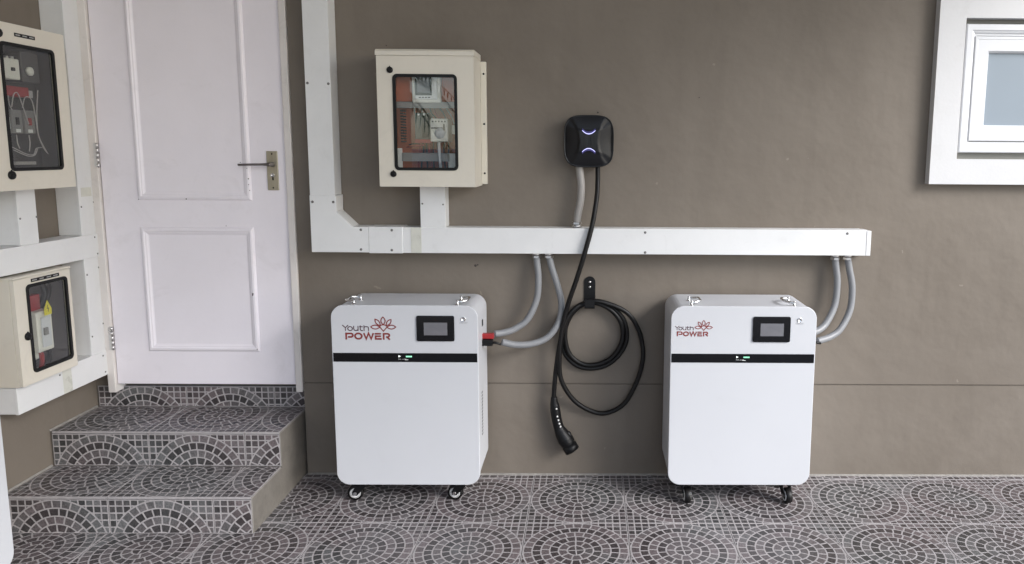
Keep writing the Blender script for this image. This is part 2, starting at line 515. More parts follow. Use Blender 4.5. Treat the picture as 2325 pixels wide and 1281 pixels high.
# ------------------------------------------------------------------ mosaic tiles
TILE = 0.4
def clip_poly(poly, x0, x1, y0, y1):
    def clip(pts, inside, cut):
        out = []
        for i in range(len(pts)):
            a, b = pts[i - 1], pts[i]
            ia, ib = inside(a), inside(b)
            if ib:
                if not ia: out.append(cut(a, b))
                out.append(b)
            elif ia:
                out.append(cut(a, b))
        return out
    def cx(v): return lambda a, b: (v, a[1] + (b[1] - a[1]) * (v - a[0]) / (b[0] - a[0]))
    def cy(v): return lambda a, b: (a[0] + (b[0] - a[0]) * (v - a[1]) / (b[1] - a[1]), v)
    for ins, cut in ((lambda p: p[0] >= x0, cx(x0)), (lambda p: p[0] <= x1, cx(x1)), (lambda p: p[1] >= y0, cy(y0)), (lambda p: p[1] <= y1, cy(y1))):
        poly = clip(poly, ins, cut)
        if len(poly) < 3: return []
    return poly

def half_clip(poly, nx, ny, d):
    out = []
    for i in range(len(poly)):
        a, b = poly[i - 1], poly[i]
        da, db = a[0] * nx + a[1] * ny - d, b[0] * nx + b[1] * ny - d
        if db >= 0:
            if da < 0:
                t = da / (da - db); out.append((a[0] + (b[0] - a[0]) * t, a[1] + (b[1] - a[1]) * t))
            out.append(b)
        elif da >= 0:
            t = da / (da - db); out.append((a[0] + (b[0] - a[0]) * t, a[1] + (b[1] - a[1]) * t))
    return out

def mosaic_stones(seed):
    """stones of one tile, origin at its centre: quartered disc, five rings, square setts in the corners"""
    rnd = random.Random(seed)
    g = 0.0026
    out = []
    base = []
    r0 = 0.0325
    for q in range(4):
        a0 = q * PI / 2 + 0.1
        pts = [(g * 1.3 * math.cos(a0 + PI / 4), g * 1.3 * math.sin(a0 + PI / 4))]
        for k in range(5):
            a = a0 + 0.07 + (PI / 2 - 0.14) * k / 4
            pts.append(((r0 - g) * math.cos(a), (r0 - g) * math.sin(a)))
        out.append(pts); base.append(0.8)
    for ring, cnt in enumerate((9, 15, 21, 27, 32)):
        ra, rb = r0 * (ring + 1) + g * 0.9, r0 * (ring + 2) - g * 0.9
        off = rnd.uniform(0, 1)
        rm = (ra + rb) / 2
        step = 2 * PI / cnt
        cuts = [off + step * (i + rnd.uniform(-0.08, 0.08)) for i in range(cnt)]
        cuts.append(cuts[0] + 2 * PI)
        for i in range(cnt):
            ga, gb = g / ra, g / rb
            a, b = cuts[i], cuts[i + 1]
            pts = []
            for k in range(4):
                t = a + gb + (b - a - 2 * gb) * k / 3
                pts.append(((rb + rnd.uniform(-.0004, .0004)) * math.cos(t), rb * math.sin(t)))
            for k in range(3, -1, -1):
                t = a + ga + (b - a - 2 * ga) * k / 3
                pts.append((ra * math.cos(t), ra * math.sin(t)))
            out.append(pts); base.append((1.15, 0.68, 1.35, 0.64, 1.45)[ring])
    R = r0 * 6 + g
    n = 14
    p = TILE / n
    for ix in range(n):
        for iy in range(n):
            x0, x1 = -0.2 + ix * p + g * .9, -0.2 + (ix + 1) * p - g * .9
            y0, y1 = -0.2 + iy * p + g * .9, -0.2 + (iy + 1) * p - g * .9
            poly = [(x0, y0), (x1, y0), (x1, y1), (x0, y1)]
            cx, cy = (x0 + x1) / 2, (y0 + y1) / 2
            d = math.hypot(cx, cy)
            if d < R - p * 0.75: continue
            poly = half_clip(poly, cx / d, cy / d, R)
            if len(poly) < 3: continue
            area = abs(sum(poly[i - 1][0] * poly[i][1] - poly[i][0] * poly[i - 1][1] for i in range(len(poly)))) / 2
            if area < 2.5e-5: continue
            out.append(poly); base.append(rnd.choice((0.6, 0.75, 1.1, 1.4)))
    tones = []
    for bt in base:
        tones.append(bt * rnd.uniform(0.78, 1.22))
    return list(zip(out, tones))

STONES = [mosaic_stones(s) for s in (1, 2, 3)]
_tile_cache = {}
def tile_meshes(variant, x0, x1, y0, y1):
    """slab and relief of a tile cut to a rectangle of its own -0.2..0.2 square; top of the stones at z=0"""
    key = (variant, round(x0, 3), round(x1, 3), round(y0, 3), round(y1, 3))
    if key in _tile_cache: return _tile_cache[key]
    e = 0.0012
    b = MB().box(x0 + e, x1 - e, y0 + e, y1 - e, -0.009, -0.0005, 0.0003, 1)
    slab = b.mesh('tile', M['grout'])
    bm = bmesh.new()
    tone = []
    for poly, tn in STONES[variant]:
        poly = clip_poly(poly, x0 + 0.0042, x1 - 0.0042, y0 + 0.0042, y1 - 0.0042)
        if len(poly) < 3: continue
        cx = sum(p[0] for p in poly) / len(poly); cy = sum(p[1] for p in poly) / len(poly)
        dz = random.uniform(-0.00012, 0.00012)
        lo = [bm.verts.new((p[0], p[1], -0.0008)) for p in poly]
        hi = []
        for p in poly:
            d = math.hypot(p[0] - cx, p[1] - cy) + 1e-6
            k = max(0.6, 1 - 0.0011 / d)
            hi.append(bm.verts.new((cx + (p[0] - cx) * k, cy + (p[1] - cy) * k, dz)))
        n = len(poly)
        nf0 = len(bm.faces)
        bm.faces.new(hi)
        for i in range(n):
            bm.faces.new((lo[i], lo[(i + 1) % n], hi[(i + 1) % n], hi[i]))
        tone += [tn] * (n + 1)
    bmesh.ops.recalc_face_normals(bm, faces=bm.faces)
    me = bpy.data.meshes.new('mosaic_relief')
    bm.to_mesh(me); bm.free()
    at = me.attributes.new('tone', 'FLOAT', 'FACE')
    at.data.foreach_set('value', tone)
    me.materials.append(M['stone'])
    for p in me.polygons:
        pass
    _tile_cache[key] = (slab, me)
    return slab, me

def put_tile(parent, variant, cx, cy, z, rect, rot=(0, 0, 0), origin=None):
    slab, rel = tile_meshes(variant, *rect)
    t = link('tile', slab, parent, origin if origin else (cx, cy, z))
    t.rotation_euler = rot
    r = link('mosaic_relief', rel, t)
    r['kind'] = 'stuff'
    return t

# ================================================================== SETTING
# ground outside
g = MB().box(-60, 60, -80, 30, -0.5, -0.03).build('ground', M['concrete'])
tag(g, kind='structure')
# tiled floor slab and its tiles
FX0, FX1, FY0 = -2.235, 3.36, -3.64
fl = MB().box(FX0, FX1, FY0, 0.0, -0.2, -0.006).build('floor', M['joint'])
tag(fl, kind='structure')
xs = [-0.24 + 0.4 * k for k in range(-5, 9)]
rows = [(-0.04 - 0.4 * (j + 1), -0.04 - 0.4 * j) for j in range(9)]
rows.insert(0, (-0.04, 0.36))
for ri, (ya, yb) in enumerate(rows):
    for ci, xa in enumerate(xs):
        cx, cy = xa + 0.2, (ya + yb) / 2
        x0 = max(-0.2, FX0 - cx); x1 = min(0.2, FX1 - cx)
        y1 = 0.2 if yb <= 0 else 0.2 - yb
        if x1 - x0 < 0.02: continue
        # the steps stand on the floor: no tiles beneath them
        if cx + x1 < -1.29 and ya > -0.53: continue
        put_tile(fl, (ri * 5 + ci * 3) % 3, cx, cy, random.uniform(-0.0004, 0.0004), (x0, x1, -0.2, y1))

# back wall with door and window openings, plinth groove
WT = 0.16
WX = 4.6
RZ = 3.1
b = MB()
b.box(-1.274, WX, 0.0, WT, -0.1, 0.428)                # plinth band
b.box(-1.274, WX, 0.006, WT, 0.428, 0.434)             # groove
b.box(-1.274, 1.60, 0.0, WT, 0.434, RZ)                # left of window
b.box(1.60, 2.36, 0.0, WT, 0.434, 1.425)
b.box(1.60, 2.36, 0.0, WT, 2.06, RZ)
b.box(2.36, WX, 0.0, WT, 0.434, RZ)
b.box(-2.234, -1.274, 0.0, WT, 2.50, RZ)
b.box(-2.234, -2.14, 0.055, WT, 0.30, 2.50)              # reveal left of the door frame
wallo = b.build('back_wall', M['wall'])
tag(wallo, 'taupe painted plaster house wall behind the white cabinets', 'wall')
for (hx, hz, hr) in ((-0.497, 0.966, 0.006), (-0.487, 0.970, 0.004), (0.037, 1.634, 0.004), (-0.86, 1.905, .003), (0.47, 1.70, .003)):
    MB().lathe([(hr, -0.0006), (hr * .9, -0.0012), (0, -0.0012)], (hx, 0, hz), 'y', 8).build('drill_hole', M['paint_chip'], wallo)

sw = MB().box(-2.40, -2.235, -6.5, WT, -0.1, RZ).build('side_wall', M['wall'])
tag(sw, 'dark taupe side wall carrying two electrical boxes, left of the door', 'wall')

b = MB()
b.box(-2.45, 2.9, -3.6, 0.0, RZ + 0.002, RZ + 0.15)
rf = b.build('carport_roof', M['ceiling'])
tag(rf, 'white flat carport roof over the tiled floor', 'roof')

# ================================================================== STEPS
steps = thing('entrance_steps', 'two mosaic-tiled steps with bare cement side below the white door', 'steps', (-1.76, -0.25, 0))
ox, oy = -1.76, -0.25
SX0, SX1 = -2.234, -1.282
def sb(b, *a, **k):
    x0, x1, y0, y1, z0, z1 = a
    return b.box(x0 - ox, x1 - ox, y0 - oy, y1 - oy, z0, z1, **k)
b = MB()
pr = [(-0.522 - oy, -0.004), (-0.522 - oy, 0.1405), (-0.246 - oy, 0.1405), (-0.246 - oy, 0.2905), (0.054 - oy, 0.2905), (0.054 - oy, 0.396), (0.15 - oy, 0.396), (0.15 - oy, -0.004)]
b.prism(pr, 'x', SX0 - ox, SX1 - 0.001 - ox)
b.build('cement_core', M['stepside'], steps)
tl = [-2.224, -1.826, -1.428, -1.03]
def step_tiles(make):
    for k in range(3):
        cx = tl[k] + 0.199
        x0 = max(-0.199, SX0 - cx); x1 = min(0.199, SX1 - cx)
        make(k, cx, x0, x1)
for zt, yf, yb in ((0.15, -0.531, -0.2555), (0.30, -0.256, 0.0445)):
    # tread: tile laid flat, cut at the back
    step_tiles(lambda k, cx, x0, x1: put_tile(steps, k % 3, cx - ox, 0, 0, (x0, x1, -0.2, -0.2 + (yb - yf)), origin=(cx - ox, yf + 0.2 - oy, zt)))
    # riser: upper cut of a tile, standing
    step_tiles(lambda k, cx, x0, x1: put_tile(steps, (k + 1) % 3, 0, 0, 0, (x0, x1, 0.0592, 0.198), rot=(PI / 2, 0, 0), origin=(cx - ox, yf + 0.0005 - oy, zt - 0.0095 - 0.199)))
step_tiles(lambda k, cx, x0, x1: put_tile(steps, (k + 2) % 3, 0, 0, 0, (x0, x1, 0.102, 0.199), rot=(PI / 2, 0, 0), origin=(cx - ox, 0.0445 - oy, 0.398 - 0.2)))

M['mortar'] = mat('pale_mortar', (0.25, 0.235, 0.215), 0.8, var=0.2, scale=40, bump=0.4)
for yf, yb, zt in ((-0.529, -0.257, 0.15), (-0.254, 0.043, 0.30)):
    MB().prism([(SX0 + 0.0005 - ox, zt - 0.001), (SX0 + 0.007 - ox, zt - 0.001), (SX0 + 0.003 - ox, zt + 0.004), (SX0 + 0.0005 - ox, zt + 0.006)], 'y', yf - oy, yb - oy).build('mortar_fillet', M['mortar'], steps)
for yy, z0_, z1_ in ((-0.5275, 0.002, 0.141), (-0.2525, 0.152, 0.291)):
    MB().box(SX1 - 0.0005 - ox, SX1 + 0.0012 - ox, yy - 0.002 - oy, yy + 0.0045 - oy, z0_, z1_).build('mortar_edge', M['mortar'], steps)
for yf, yb, zt in ((-0.5295, -0.258, 0.15), (-0.2545, 0.042, 0.30)):
    MB().box(SX1 - 0.0005 - ox, SX1 + 0.0012 - ox, yf - oy, yb - oy, zt - 0.0085, zt - 0.003).build('mortar_edge', M['mortar'], steps)
MB().prism([(-0.0002, -0.001), (-0.0085, -0.001), (-0.004, 0.0035), (-0.0002, 0.006)], 'x', -1.273, FX1).build('mortar_fillet', M['mortar'], fl)

# ================================================================== DOOR
door = thing('door', 'closed white two-panel door with lever handle at the top of the steps', 'door', (-1.706, 0.02, 0.42))
dx, dy, dz = -1.706, 0.02, 0.42
def L3(x, y, z): return (x - dx, y - dy, z - dz)
def db(x0, x1, y0, y1, z0, z1, bev=0.0, seg=2, mb=None):
    return (mb or MB()).box(x0 - dx, x1 - dx, y0 - dy, y1 - dy, z0 - dz, z1 - dz, bev, seg)
db(-2.1395, -2.1065, -0.012, 0.12, 0.384, 2.49, 0.003).build('jamb', M['jamb'], door)
db(-1.3055, -1.2755, -0.012, 0.12, 0.390, 2.49, 0.003).build('jamb', M['jamb'], door)
db(-2.1395, -1.2755, -0.0115, 0.12, 2.4905, 2.498, 0.0).build('head_jamb', M['jamb'], door)
db(-2.139, -1.276, 0.056, 0.15, 0.399, 0.412, 0.002).build('threshold', M['stepside'], door)
leaf = db(-2.1035, -1.3085, 0.002, 0.042, 0.421, 2.486, 0.002).build('leaf', M['door'], door)
prof = [(0.0, 0.0), (0.002, -0.004), (0.008, -0.0085), (0.016, -0.0095), (0.021, -0.006), (0.025, -0.0055), (0.030, -0.002), (0.036, 0.0005)]
for (x0, x1, z0, z1) in ((-1.952, -1.460, 1.245, 2.33), (-1.952, -1.460, 0.572, 1.128)):
    MB().sweep_rect(x0 - dx, x1 - dx, z0 - dz, z1 - dz, prof, 0.002 - dy).build('panel_moulding', M['door'], leaf)
for z in (1.436, 0.632):
    b = MB()
    for k in range(5):
        b.cyl(L3(-2.1058, -0.008, z - 0.052 + k * 0.0212), L3(-2.1058, -0.008, z - 0.052 + k * 0.0212 + 0.0196), 0.0065, 10)
    b.box(-2.118 - dx, -2.107 - dx, -0.0135 - dy, -0.011 - dy, z - 0.05 - dz, z + 0.05 - dz)
    b.build('hinge', M['steel'], door)
plate = db(-1.388, -1.341, -0.0045, 0.003, 1.291, 1.459, 0.0015).build('lock_plate', M['nickel'], door)
b = MB()
b.lathe([(0.0105, 0.0), (0.0105, -0.012), (0.0085, -0.03), (0.0085, -0.045), (0, -0.045)], L3(-1.362, -0.004, 1.402), 'y', 18)
b.tube(spline([L3(-1.354, -0.044, 1.402), L3(-1.375, -0.044, 1.4025), L3(-1.42, -0.044, 1.402), L3(-1.492, -0.043, 1.4005)], 6), 0.007, 12, True,
       [0.0085 - 0.0035 * min(1, i / 8) for i in range(19)])
b.build('lever', M['darkmetal'], plate, True)
b = MB()
b.lathe([(0.0085, 0.0), (0.0085, -0.0035), (0.006, -0.0035), (0.005, -0.0015), (0, -0.0015)], L3(-1.364, -0.0045, 1.356), 'y', 16)
b.build('key_cylinder', M['steel'], plate)
db(-1.3665, -1.3605, -0.0053, -0.004, 1.334, 1.3475).build('key_slot', M['hole'], plate)
for z in (1.447, 1.302):
    MB().lathe([(0.0035, 0), (0.003, -0.0015), (0, -0.0015)], L3(-1.364, -0.0045, z), 'y', 10).build('screw', M['hole'], plate)
# chips in the paint
for (x, z, r) in ((-1.472, 1.385, .002), (-1.468, 1.34, .003), (-1.468, 1.315, .0022), (-1.465, 1.29, .002), (-1.74, 1.251, .003), (-1.64, 1.10, .002), (-1.476, .835, .004),
                  (-1.477, .829, .003), (-1.503, 1.41, .002), (-1.58, 1.134, .0018), (-1.945, 1.248, .002), (-1.47, 0.585, .0025)):
    MB().lathe([(r, 0.0), (r * .7, -0.0006), (0, -0.0006)], L3(x, -0.0078 if abs(x + 1.47) < .012 or abs(z - 1.25) < .006 else 0.0018, z), 'y', 7).build('paint_chip', M['paint_chip'], leaf)

# ================================================================== WINDOW
win = thing('window', 'white framed frosted window with wide white plaster surround', 'window', (1.92, 0, 1.35))
wx, wz = 1.92, 1.35
outer = [(1.464 - wx, 1.339 - wz), (2.49 - wx, 1.339 - wz), (2.49 - wx, 2.146 - wz), (1.464 - wx, 2.146 - wz)]
inner = [(1.577 - wx, 1.447 - wz), (2.377 - wx, 1.447 - wz), (2.377 - wx, 2.034 - wz), (1.577 - wx, 2.034 - wz)]
MB().ring(outer, inner, 'y', -0.040, -0.0005).build('surround', M['surround'], win)
MB().ring([(1.56 - wx, 1.43 - wz), (2.4 - wx, 1.43 - wz), (2.4 - wx, 2.05 - wz), (1.56 - wx, 2.05 - wz)],
          [(1.66 - wx, 1.53 - wz), (2.3 - wx, 1.53 - wz), (2.3 - wx, 1.95 - wz), (1.66 - wx, 1.95 - wz)], 'y', 0.0005, 0.02).build('backing_strip', M['seal'], win)
fr = MB().sweep_rect(1.590 - wx, 2.364 - wx, 1.475 - wz, 2.012 - wz,
                     [(0, 0.0), (0, -0.022), (0.004, -0.025), (0.024, -0.025), (0.028, -0.021), (0.034, -0.019), (0.040, -0.013), (0.046, -0.013), (0.046, 0.01)]).build('frame', M['winwhite'], win)
sa = MB().sweep_rect(1.631 - wx, 2.323 - wx, 1.524 - wz, 1.963 - wz,
                     [(0, 0.01), (0, -0.016), (0.003, -0.019), (0.012, -0.019), (0.014, -0.0175), (0.060, -0.0175), (0.064, -0.012), (0.068, -0.006), (0.068, 0.012)]).build('sash', M['winwhite'], win)
MB().box(1.69 - wx, 2.264 - wx, 0.0, 0.006, 1.585 - wz, 1.90 - wz).build('pane', M['frosted'], sa)

# ================================================================== TRUNKING
def screw(parent, x, y, z, axis='y', r=0.0058):
    s = -1 if axis == 'y' else 1
    b = MB().lathe([(r, 0.0), (r * 0.95, s * 0.0012), (r * 0.6, s * 0.0026), (r * .25, s * 0.0030), (0, s * 0.0022)], (x, y, z), axis, 10)
    o = b.build('screw', M['screw'], parent)
    return o
def duct(name, parent, x0, x1, y0, y1, z0, z1, lid, m='white_pvc'):
    """rectangular trunking with a lid slightly proud of its open side"""
    o = MB().box(x0, x1, y0, y1, z0, z1, 0.0022, 2).build(name, M[m], parent)
    if lid == '-y':
        MB().box(x0 - 0.001, x1 + 0.001, y0 - 0.0022, y0 + 0.010, z0 - 0.0012, z1 + 0.0012, 0.0012, 2).build('lid', M[m], o)
    if lid == '+x':
        MB().box(x1 - 0.010, x1 + 0.0022, y0 - 0.0012, y1 - 0.002, z0 - 0.001, z1 + 0.001, 0.0012, 2).build('lid', M[m], o)
    return o
tr = thing('cable_trunking', 'long white metal cable trunking with elbow running above the two cabinets', 'cable trunking')
Y0, Y1 = -0.088, -0.0008
duct('vertical_duct', tr, -1.1745, -1.0715, Y0, Y1, 1.2765, 2.70, '-y')
el = MB().prism([(-1.1775, 1.034), (-0.9345, 1.034), (-0.9345, 1.1435), (-1.0, 1.1435), (-1.0665, 1.208), (-1.0665, 1.276), (-1.1775, 1.276)], 'y', Y0 - 0.004, Y1, 0.002).build('elbow', M['white_pvc'], tr)
MB().box(-0.934, -0.79, Y0 - 0.0052, Y1, 1.031, 1.1445, 0.0022, 2).build('coupling_sleeve', M['white_pvc'], tr)
hd = duct('horizontal_duct', tr, -0.7895, 1.1875, Y0, Y1, 1.034, 1.1415, '-y')
MB().box(1.188, 1.208, Y0 - 0.004, Y1, 1.0325, 1.1395, 0.002, 2).build('end_cap', M['white_pvc'], tr)
MB().box(-0.7555, -0.711, Y0 - 0.0036, Y0 - 0.0026, 1.0336, 1.142).build('tape_patch', M['tape'], tr)
duct('branch_duct', tr, -0.7135, -0.609, -0.0815, Y1, 1.1425, 1.318, '-y')
for x, z in ((-1.1655, 1.739), (-1.0795, 1.737), (-1.165, 1.248), (-1.078, 1.248), (-0.966, 1.131), (-0.968, 1.047), (-0.835, 1.130), (-0.837, 1.045)):
    screw(tr, x, Y0 - (0.0046 if z < 1.26 and x > -.9 else 0.0038 if z < 1.26 else .002), z)
for x, z in ((-0.705, 1.243), (-0.6175, 1.240)):
    screw(tr, x, -0.0835, z, r=0.004)
for x, z in ((0.241, 1.127), (0.242, 1.041), (1.106, 1.128)):
    screw(tr, x, Y0 - 0.002, z)

tl2 = thing('cable_trunking', 'white cable trunking framing the two electrical boxes on the side wall', 'cable trunking', (-2.235, 0, 0))
X0, X1 = 0.001, 0.095
duct('vertical_duct', tl2, X0, X1, -0.0985, 0.0, 1.0985, 2.70, '+x')
duct('horizontal_duct', tl2, X0, X1 + 0.006, -1.30, 0.004, 1.0005, 1.0975, '+x')
duct('vertical_duct', tl2, X0, X1, -0.0985, 0.0, 0.578, 0.9995, '+x')
duct('horizontal_duct', tl2, X0, X1 + 0.003, -0.522, 0.002, 0.470, 0.5775, '+x')
duct('branch_duct', tl2, X0, X1 - 0.003, -0.428, -0.333, 1.0985, 1.311, '+x')
for y, z in ((-0.088, 1.22), (-0.010, 1.235), (-0.088, 0.93), (-0.012, 0.95), (-0.088, 0.66), (-0.012, .70)):
    screw(tl2, X1 + 0.002, y, z, 'x', .004)
for y, z in ((-0.03, 1.085), (-0.02, 1.012), (-0.035, .560), (-0.028, .485), (-0.30, .555), (-0.42, 1.20), (-0.338, 1.20)):
    screw(tl2, X1 + (0.008 if z > 1 and z < 1.1 else 0.0052 if z < .6 else -0.001), y, z, 'x', .004)
MB().box(X1 + 0.0053, X1 + 0.0061, -0.285, -0.235, 0.4705, 0.577).build('tape_patch', M['tape'], tl2)
MB().box(X1 + 0.0023, X1 + 0.003, -0.083, -0.02, 1.262, 1.30).build('tape_patch', M['tape'], tl2)

# ================================================================== ELECTRICAL BOXES
def make_panel(name, label, W, H, D, loc, rz, win_rect, knobs, hood=True, flange=False, strip=None, glass='glass', knob_r=0.0125):
    """enclosure; local x along its front, front faces -y, back at y=0, z from its bottom"""
    t = thing(name, label, 'electrical box', loc, rz)
    b = MB()
    w = 0.004
    b.box(0, W, -w, -0.0005, 0, H)
    b.box(0, w, -D, -w, 0, H); b.box(W - w, W, -D, -w, 0, H)
    b.box(w, W - w, -D, -w, 0, w); b.box(w, W - w, -D, -w, H - w, H)
    b.build('body', M['beige'], t)
    x0, x1, z0, z1 = win_rect
    n = 5
    d = MB().ring(rrect(0.001, W - 0.001, 0.001, H - 0.001, 0.004, n), rrect(x0, x1, z0, z1, 0.016, n), 'y', -D - 0.016, -D - 0.0015).build('door', M['beige'], t)
    MB().ring(rrect(x0 - 0.002, x1 + 0.002, z0 - 0.002, z1 + 0.002, 0.018, n), rrect(x0 + 0.010, x1 - 0.010, z0 + 0.010, z1 - 0.010, 0.009, n), 'y', -D - 0.0195, -D - 0.012).build('gasket', M['gasket'], d)
    MB().box(x0 + 0.004, x1 - 0.004, -D - 0.0135, -D - 0.0125, z0 + 0.004, z1 - 0.004).build('window_glass', M[glass], d)
    for kx, kz in knobs:
        b = MB().lathe([(knob_r, 0), (knob_r, -0.005), (knob_r * .9, -0.008), (knob_r * .5, -0.0085), (0, -0.0085)], (kx, -D - 0.016, kz), 'y', 18)
        b.box(kx - 0.0022, kx + 0.0022, -D - 0.021, -D - 0.0165, kz + knob_r * .5, kz + knob_r * 1.25, .001, 1)
        b.box(kx - knob_r * .7, kx + knob_r * .7, -D - 0.0275, -D - 0.0235, kz - .002, kz + .002, .001, 1)
        b.build('latch', M['black'], d)
    if hood:
        hp_ = [(-D - 0.022, H - 0.002), (-D - 0.022, H + 0.016), (-D - 0.012, H + 0.024), (-0.02, H + 0.026), (-0.02, H + 0.0005), (-D - 0.0165, H + 0.0005)]
        MB().prism(hp_, 'x', -0.002, W + 0.002, 0.0015, 1).build('rain_hood', M['beige'], t)
    if flange:
        for sx in (-1, 1):
            xx0, xx1 = (W + 0.0005, W + 0.024) if sx > 0 else (-0.012, -0.0005)
            f = MB().box(xx0, xx1, -0.024, -0.0005, 0.006, H - 0.002, 0.001, 1).build('mounting_flange', M['beige'], t)
            if sx > 0:
                for z in (H * .1, H * .5, H * .9):
                    MB().lathe([(0.0045, 0), (0.0045, -0.0008), (0, -0.0008)], (W + 0.014, -0.0245, z), 'y', 10).build('keyhole', M['hole'], f)
    if strip:
        sx0, sx1, sz, words = strip
        s = MB().box(sx0, sx1, -D - 0.0172, -D - 0.0155, sz - 0.0065, sz + 0.0065, .0005, 1).build('label_strip', M['black'], d)
        step = (sx1 - sx0) / words
        b = MB()
        for k in range(words):
            c = sx0 + step * (k + .5)
            q = c - step * .33
            while q < c + step * .28:
                b.ribbon([(q, sz - .0024), (q, sz + .0024)], 0.0012, -D - 0.0176)
                q += random.uniform(0.0022, 0.0036)
        b.build('engraved_lettering', M['whiteprint'], s)
    return t
SL = {}
def slant(t, y, z):
    k = SL.get(t.name if t.parent is None else t.parent.name)
    if not k: return 0.0, 0.0, 0.0
    D, zb, fwd = k
    d = max(0.0, D + 0.013 + y - fwd)
    return 1.33 * d, -fwd, (z + zb - 1.464) / 2.07 * d
def part(t, name, m, x0, x1, y0, y1, z0, z1, bev=0.0015):
    if name not in ('mounting_plate', 'top_ledge'):
        sx, sy, sz = slant(t, y0, z0)
        x0 += sx; x1 += sx; y0 += sy; y1 += sy; z0 += sz; z1 += sz
    return MB().box(x0, x1, y0, y1, z0, z1, bev, 1).build(name, M[m], t)

# --- box on the back wall
PX, PZ, PW, PH, PD = -0.850, 1.319, 0.388, 0.522, 0.184
pc = make_panel('electrical_box', 'beige electrical box with clear window on the house wall above the trunking', PW, PH, PD, (PX, 0, PZ), 0.0,
                (0.066, 0.319, 0.069, 0.447), ((0.055, 0.464), (0.058, 0.052)), True, True, None, 'glass_bright')
def pcx(x): return x - PX
def pcz(z): return z - PZ
part(pc, 'mounting_plate', 'orange', 0.02, PW - 0.02, -0.022, -0.018, 0.02, PH - 0.02)
part(pc, 'inner_cover', 'plate_grey', 0.02, PW - 0.02, -0.135, -0.131, pcz(1.638), pcz(1.664))
part(pc, 'inner_cover', 'plate_grey', 0.075, 0.27, -0.125, -0.121, pcz(1.421), pcz(1.457))
part(pc, 'side_rail', 'whiteprint', 0.022, 0.075, -0.120, -0.116, 0.02, pcz(1.475))
part(pc, 'side_rail', 'whiteprint', 0.265, 0.36, -0.120, -0.116, 0.02, pcz(1.455))
part(pc, 'upper_cover', 'orange', 0.02, PW - 0.02, -0.110, -0.106, pcz(1.666), PH - 0.01)
mtr = part(pc, 'power_meter', 'breaker', pcx(-0.722), pcx(-0.606), -0.148, -0.12, pcz(1.660), pcz(1.80), .004)
part(mtr, 'meter_face', 'whiteprint', pcx(-0.710), pcx(-0.618), -0.154, -0.1485, pcz(1.672), pcz(1.79), .003)
part(mtr, 'bezel', 'blackgloss', pcx(-0.707), pcx(-0.640), -0.1560, -0.1542, pcz(1.688), pcz(1.78), .001)
part(mtr, 'display', 'screen', pcx(-0.700), pcx(-0.647), -0.1572, -0.1562, pcz(1.698), pcz(1.765), .0003)
for k in range(4):
    part(mtr, 'button', 'black', pcx(-0.693) + k * 0.0125, pcx(-0.685) + k * 0.0125, -0.1562, -0.1542, pcz(1.678), pcz(1.682), .0003)
ct = part(pc, 'contactor', 'greygreen', pcx(-0.725), pcx(-0.664), -0.10, -0.03, pcz(1.513), pcz(1.622), .002)
part(ct, 'contactor_cover', 'black', pcx(-0.693), pcx(-0.666), -0.108, -0.1005, pcz(1.52), pcz(1.615), .002)
part(ct, 'terminal_bar', 'red', pcx(-0.725), pcx(-0.655), -0.106, -0.09, pcz(1.497), pcz(1.5125), .001)
for x in (-0.707, -0.683):
    MB().lathe([(0.0045, 0), (0.0045, -0.012), (0, -0.013)], (pcx(x), -0.101, pcz(1.614)), 'y', 10).build('indicator', M['whiteprint'], ct)
br = part(pc, 'circuit_breaker', 'breaker', pcx(-0.656), pcx(-0.583), -0.125, -0.03, pcz(1.503), pcz(1.597), .003)
part(br, 'breaker_recess', 'plate_dark', pcx(-0.652), pcx(-0.604), -0.1262, -0.1252, pcz(1.556), pcz(1.561), .0002)
part(br, 'toggle', 'black', pcx(-0.601), pcx(-0.596), -0.131, -0.1252, pcz(1.548), pcz(1.575), .001)
for k in range(5):
    part(br, 'vent_slot', 'plate_dark', pcx(-0.648) + k * .0125, pcx(-0.642) + k * .0125, -0.1256, -0.1251, pcz(1.582), pcz(1.588), .0001)
MB().lathe([(0.022, 0), (0.022, -0.001), (0, -0.001)], (pcx(-0.616), -0.1265, pcz(1.537)), 'y', 24).build('round_sticker', M['winwhite'], br)
part(pc, 'relay', 'breaker', pcx(-0.575), pcx(-0.553), -0.09, -0.03, pcz(1.535), pcz(1.572), .002)
MB().tube([(pcx(-0.622), -0.122, pcz(1.50)), (pcx(-0.619), -0.131, pcz(1.45)), (pcx(-0.614), -0.131, pcz(1.385))], 0.006, 8).build('white_cable', M['winwhite'], pc)
for k in range(9):
    xx = pcx(-0.72 + k * 0.0155)
    MB().tube(spline([(xx, -0.05, pcz(1.50)), (xx + random.uniform(-.01, .01), -0.07, pcz(1.47)), (xx + random.uniform(-.008, .008), -0.05, pcz(1.40)), (xx, -0.04, pcz(1.35))], 4), 0.0035, 6).build('wire', M['black' if k % 3 else 'red'], pc)
for k, (xa, za, xb, zb) in enumerate(((-0.735, 1.64, -0.71, 1.60), (-0.70, 1.645, -0.695, 1.605), (-0.67, 1.645, -0.64, 1.60), (-0.65, 1.64, -0.62, 1.598), (-0.63, 1.645, -0.60, 1.60), (-0.60, 1.64, -0.565, 1.575), (-0.76, 1.49, -0.70, 1.50), (-0.77, 1.478, -0.69, 1.49))):
    MB().tube(spline([(pcx(xa), -0.06, pcz(za)), (pcx((xa + xb) / 2 + random.uniform(-.012, .012)), -0.09, pcz((za + zb) / 2)), (pcx(xb), -0.08, pcz(zb))], 5), 0.0032, 6).build('wire', M[('black', 'wire', 'black', 'red')[k % 4]], pc)
for k in range(12):
    part(pc, 'duct_tooth', 'black', 0.066, 0.078, -0.10, -0.05, pcz(1.50) + k * .0115, pcz(1.506) + k * .0115, 0)

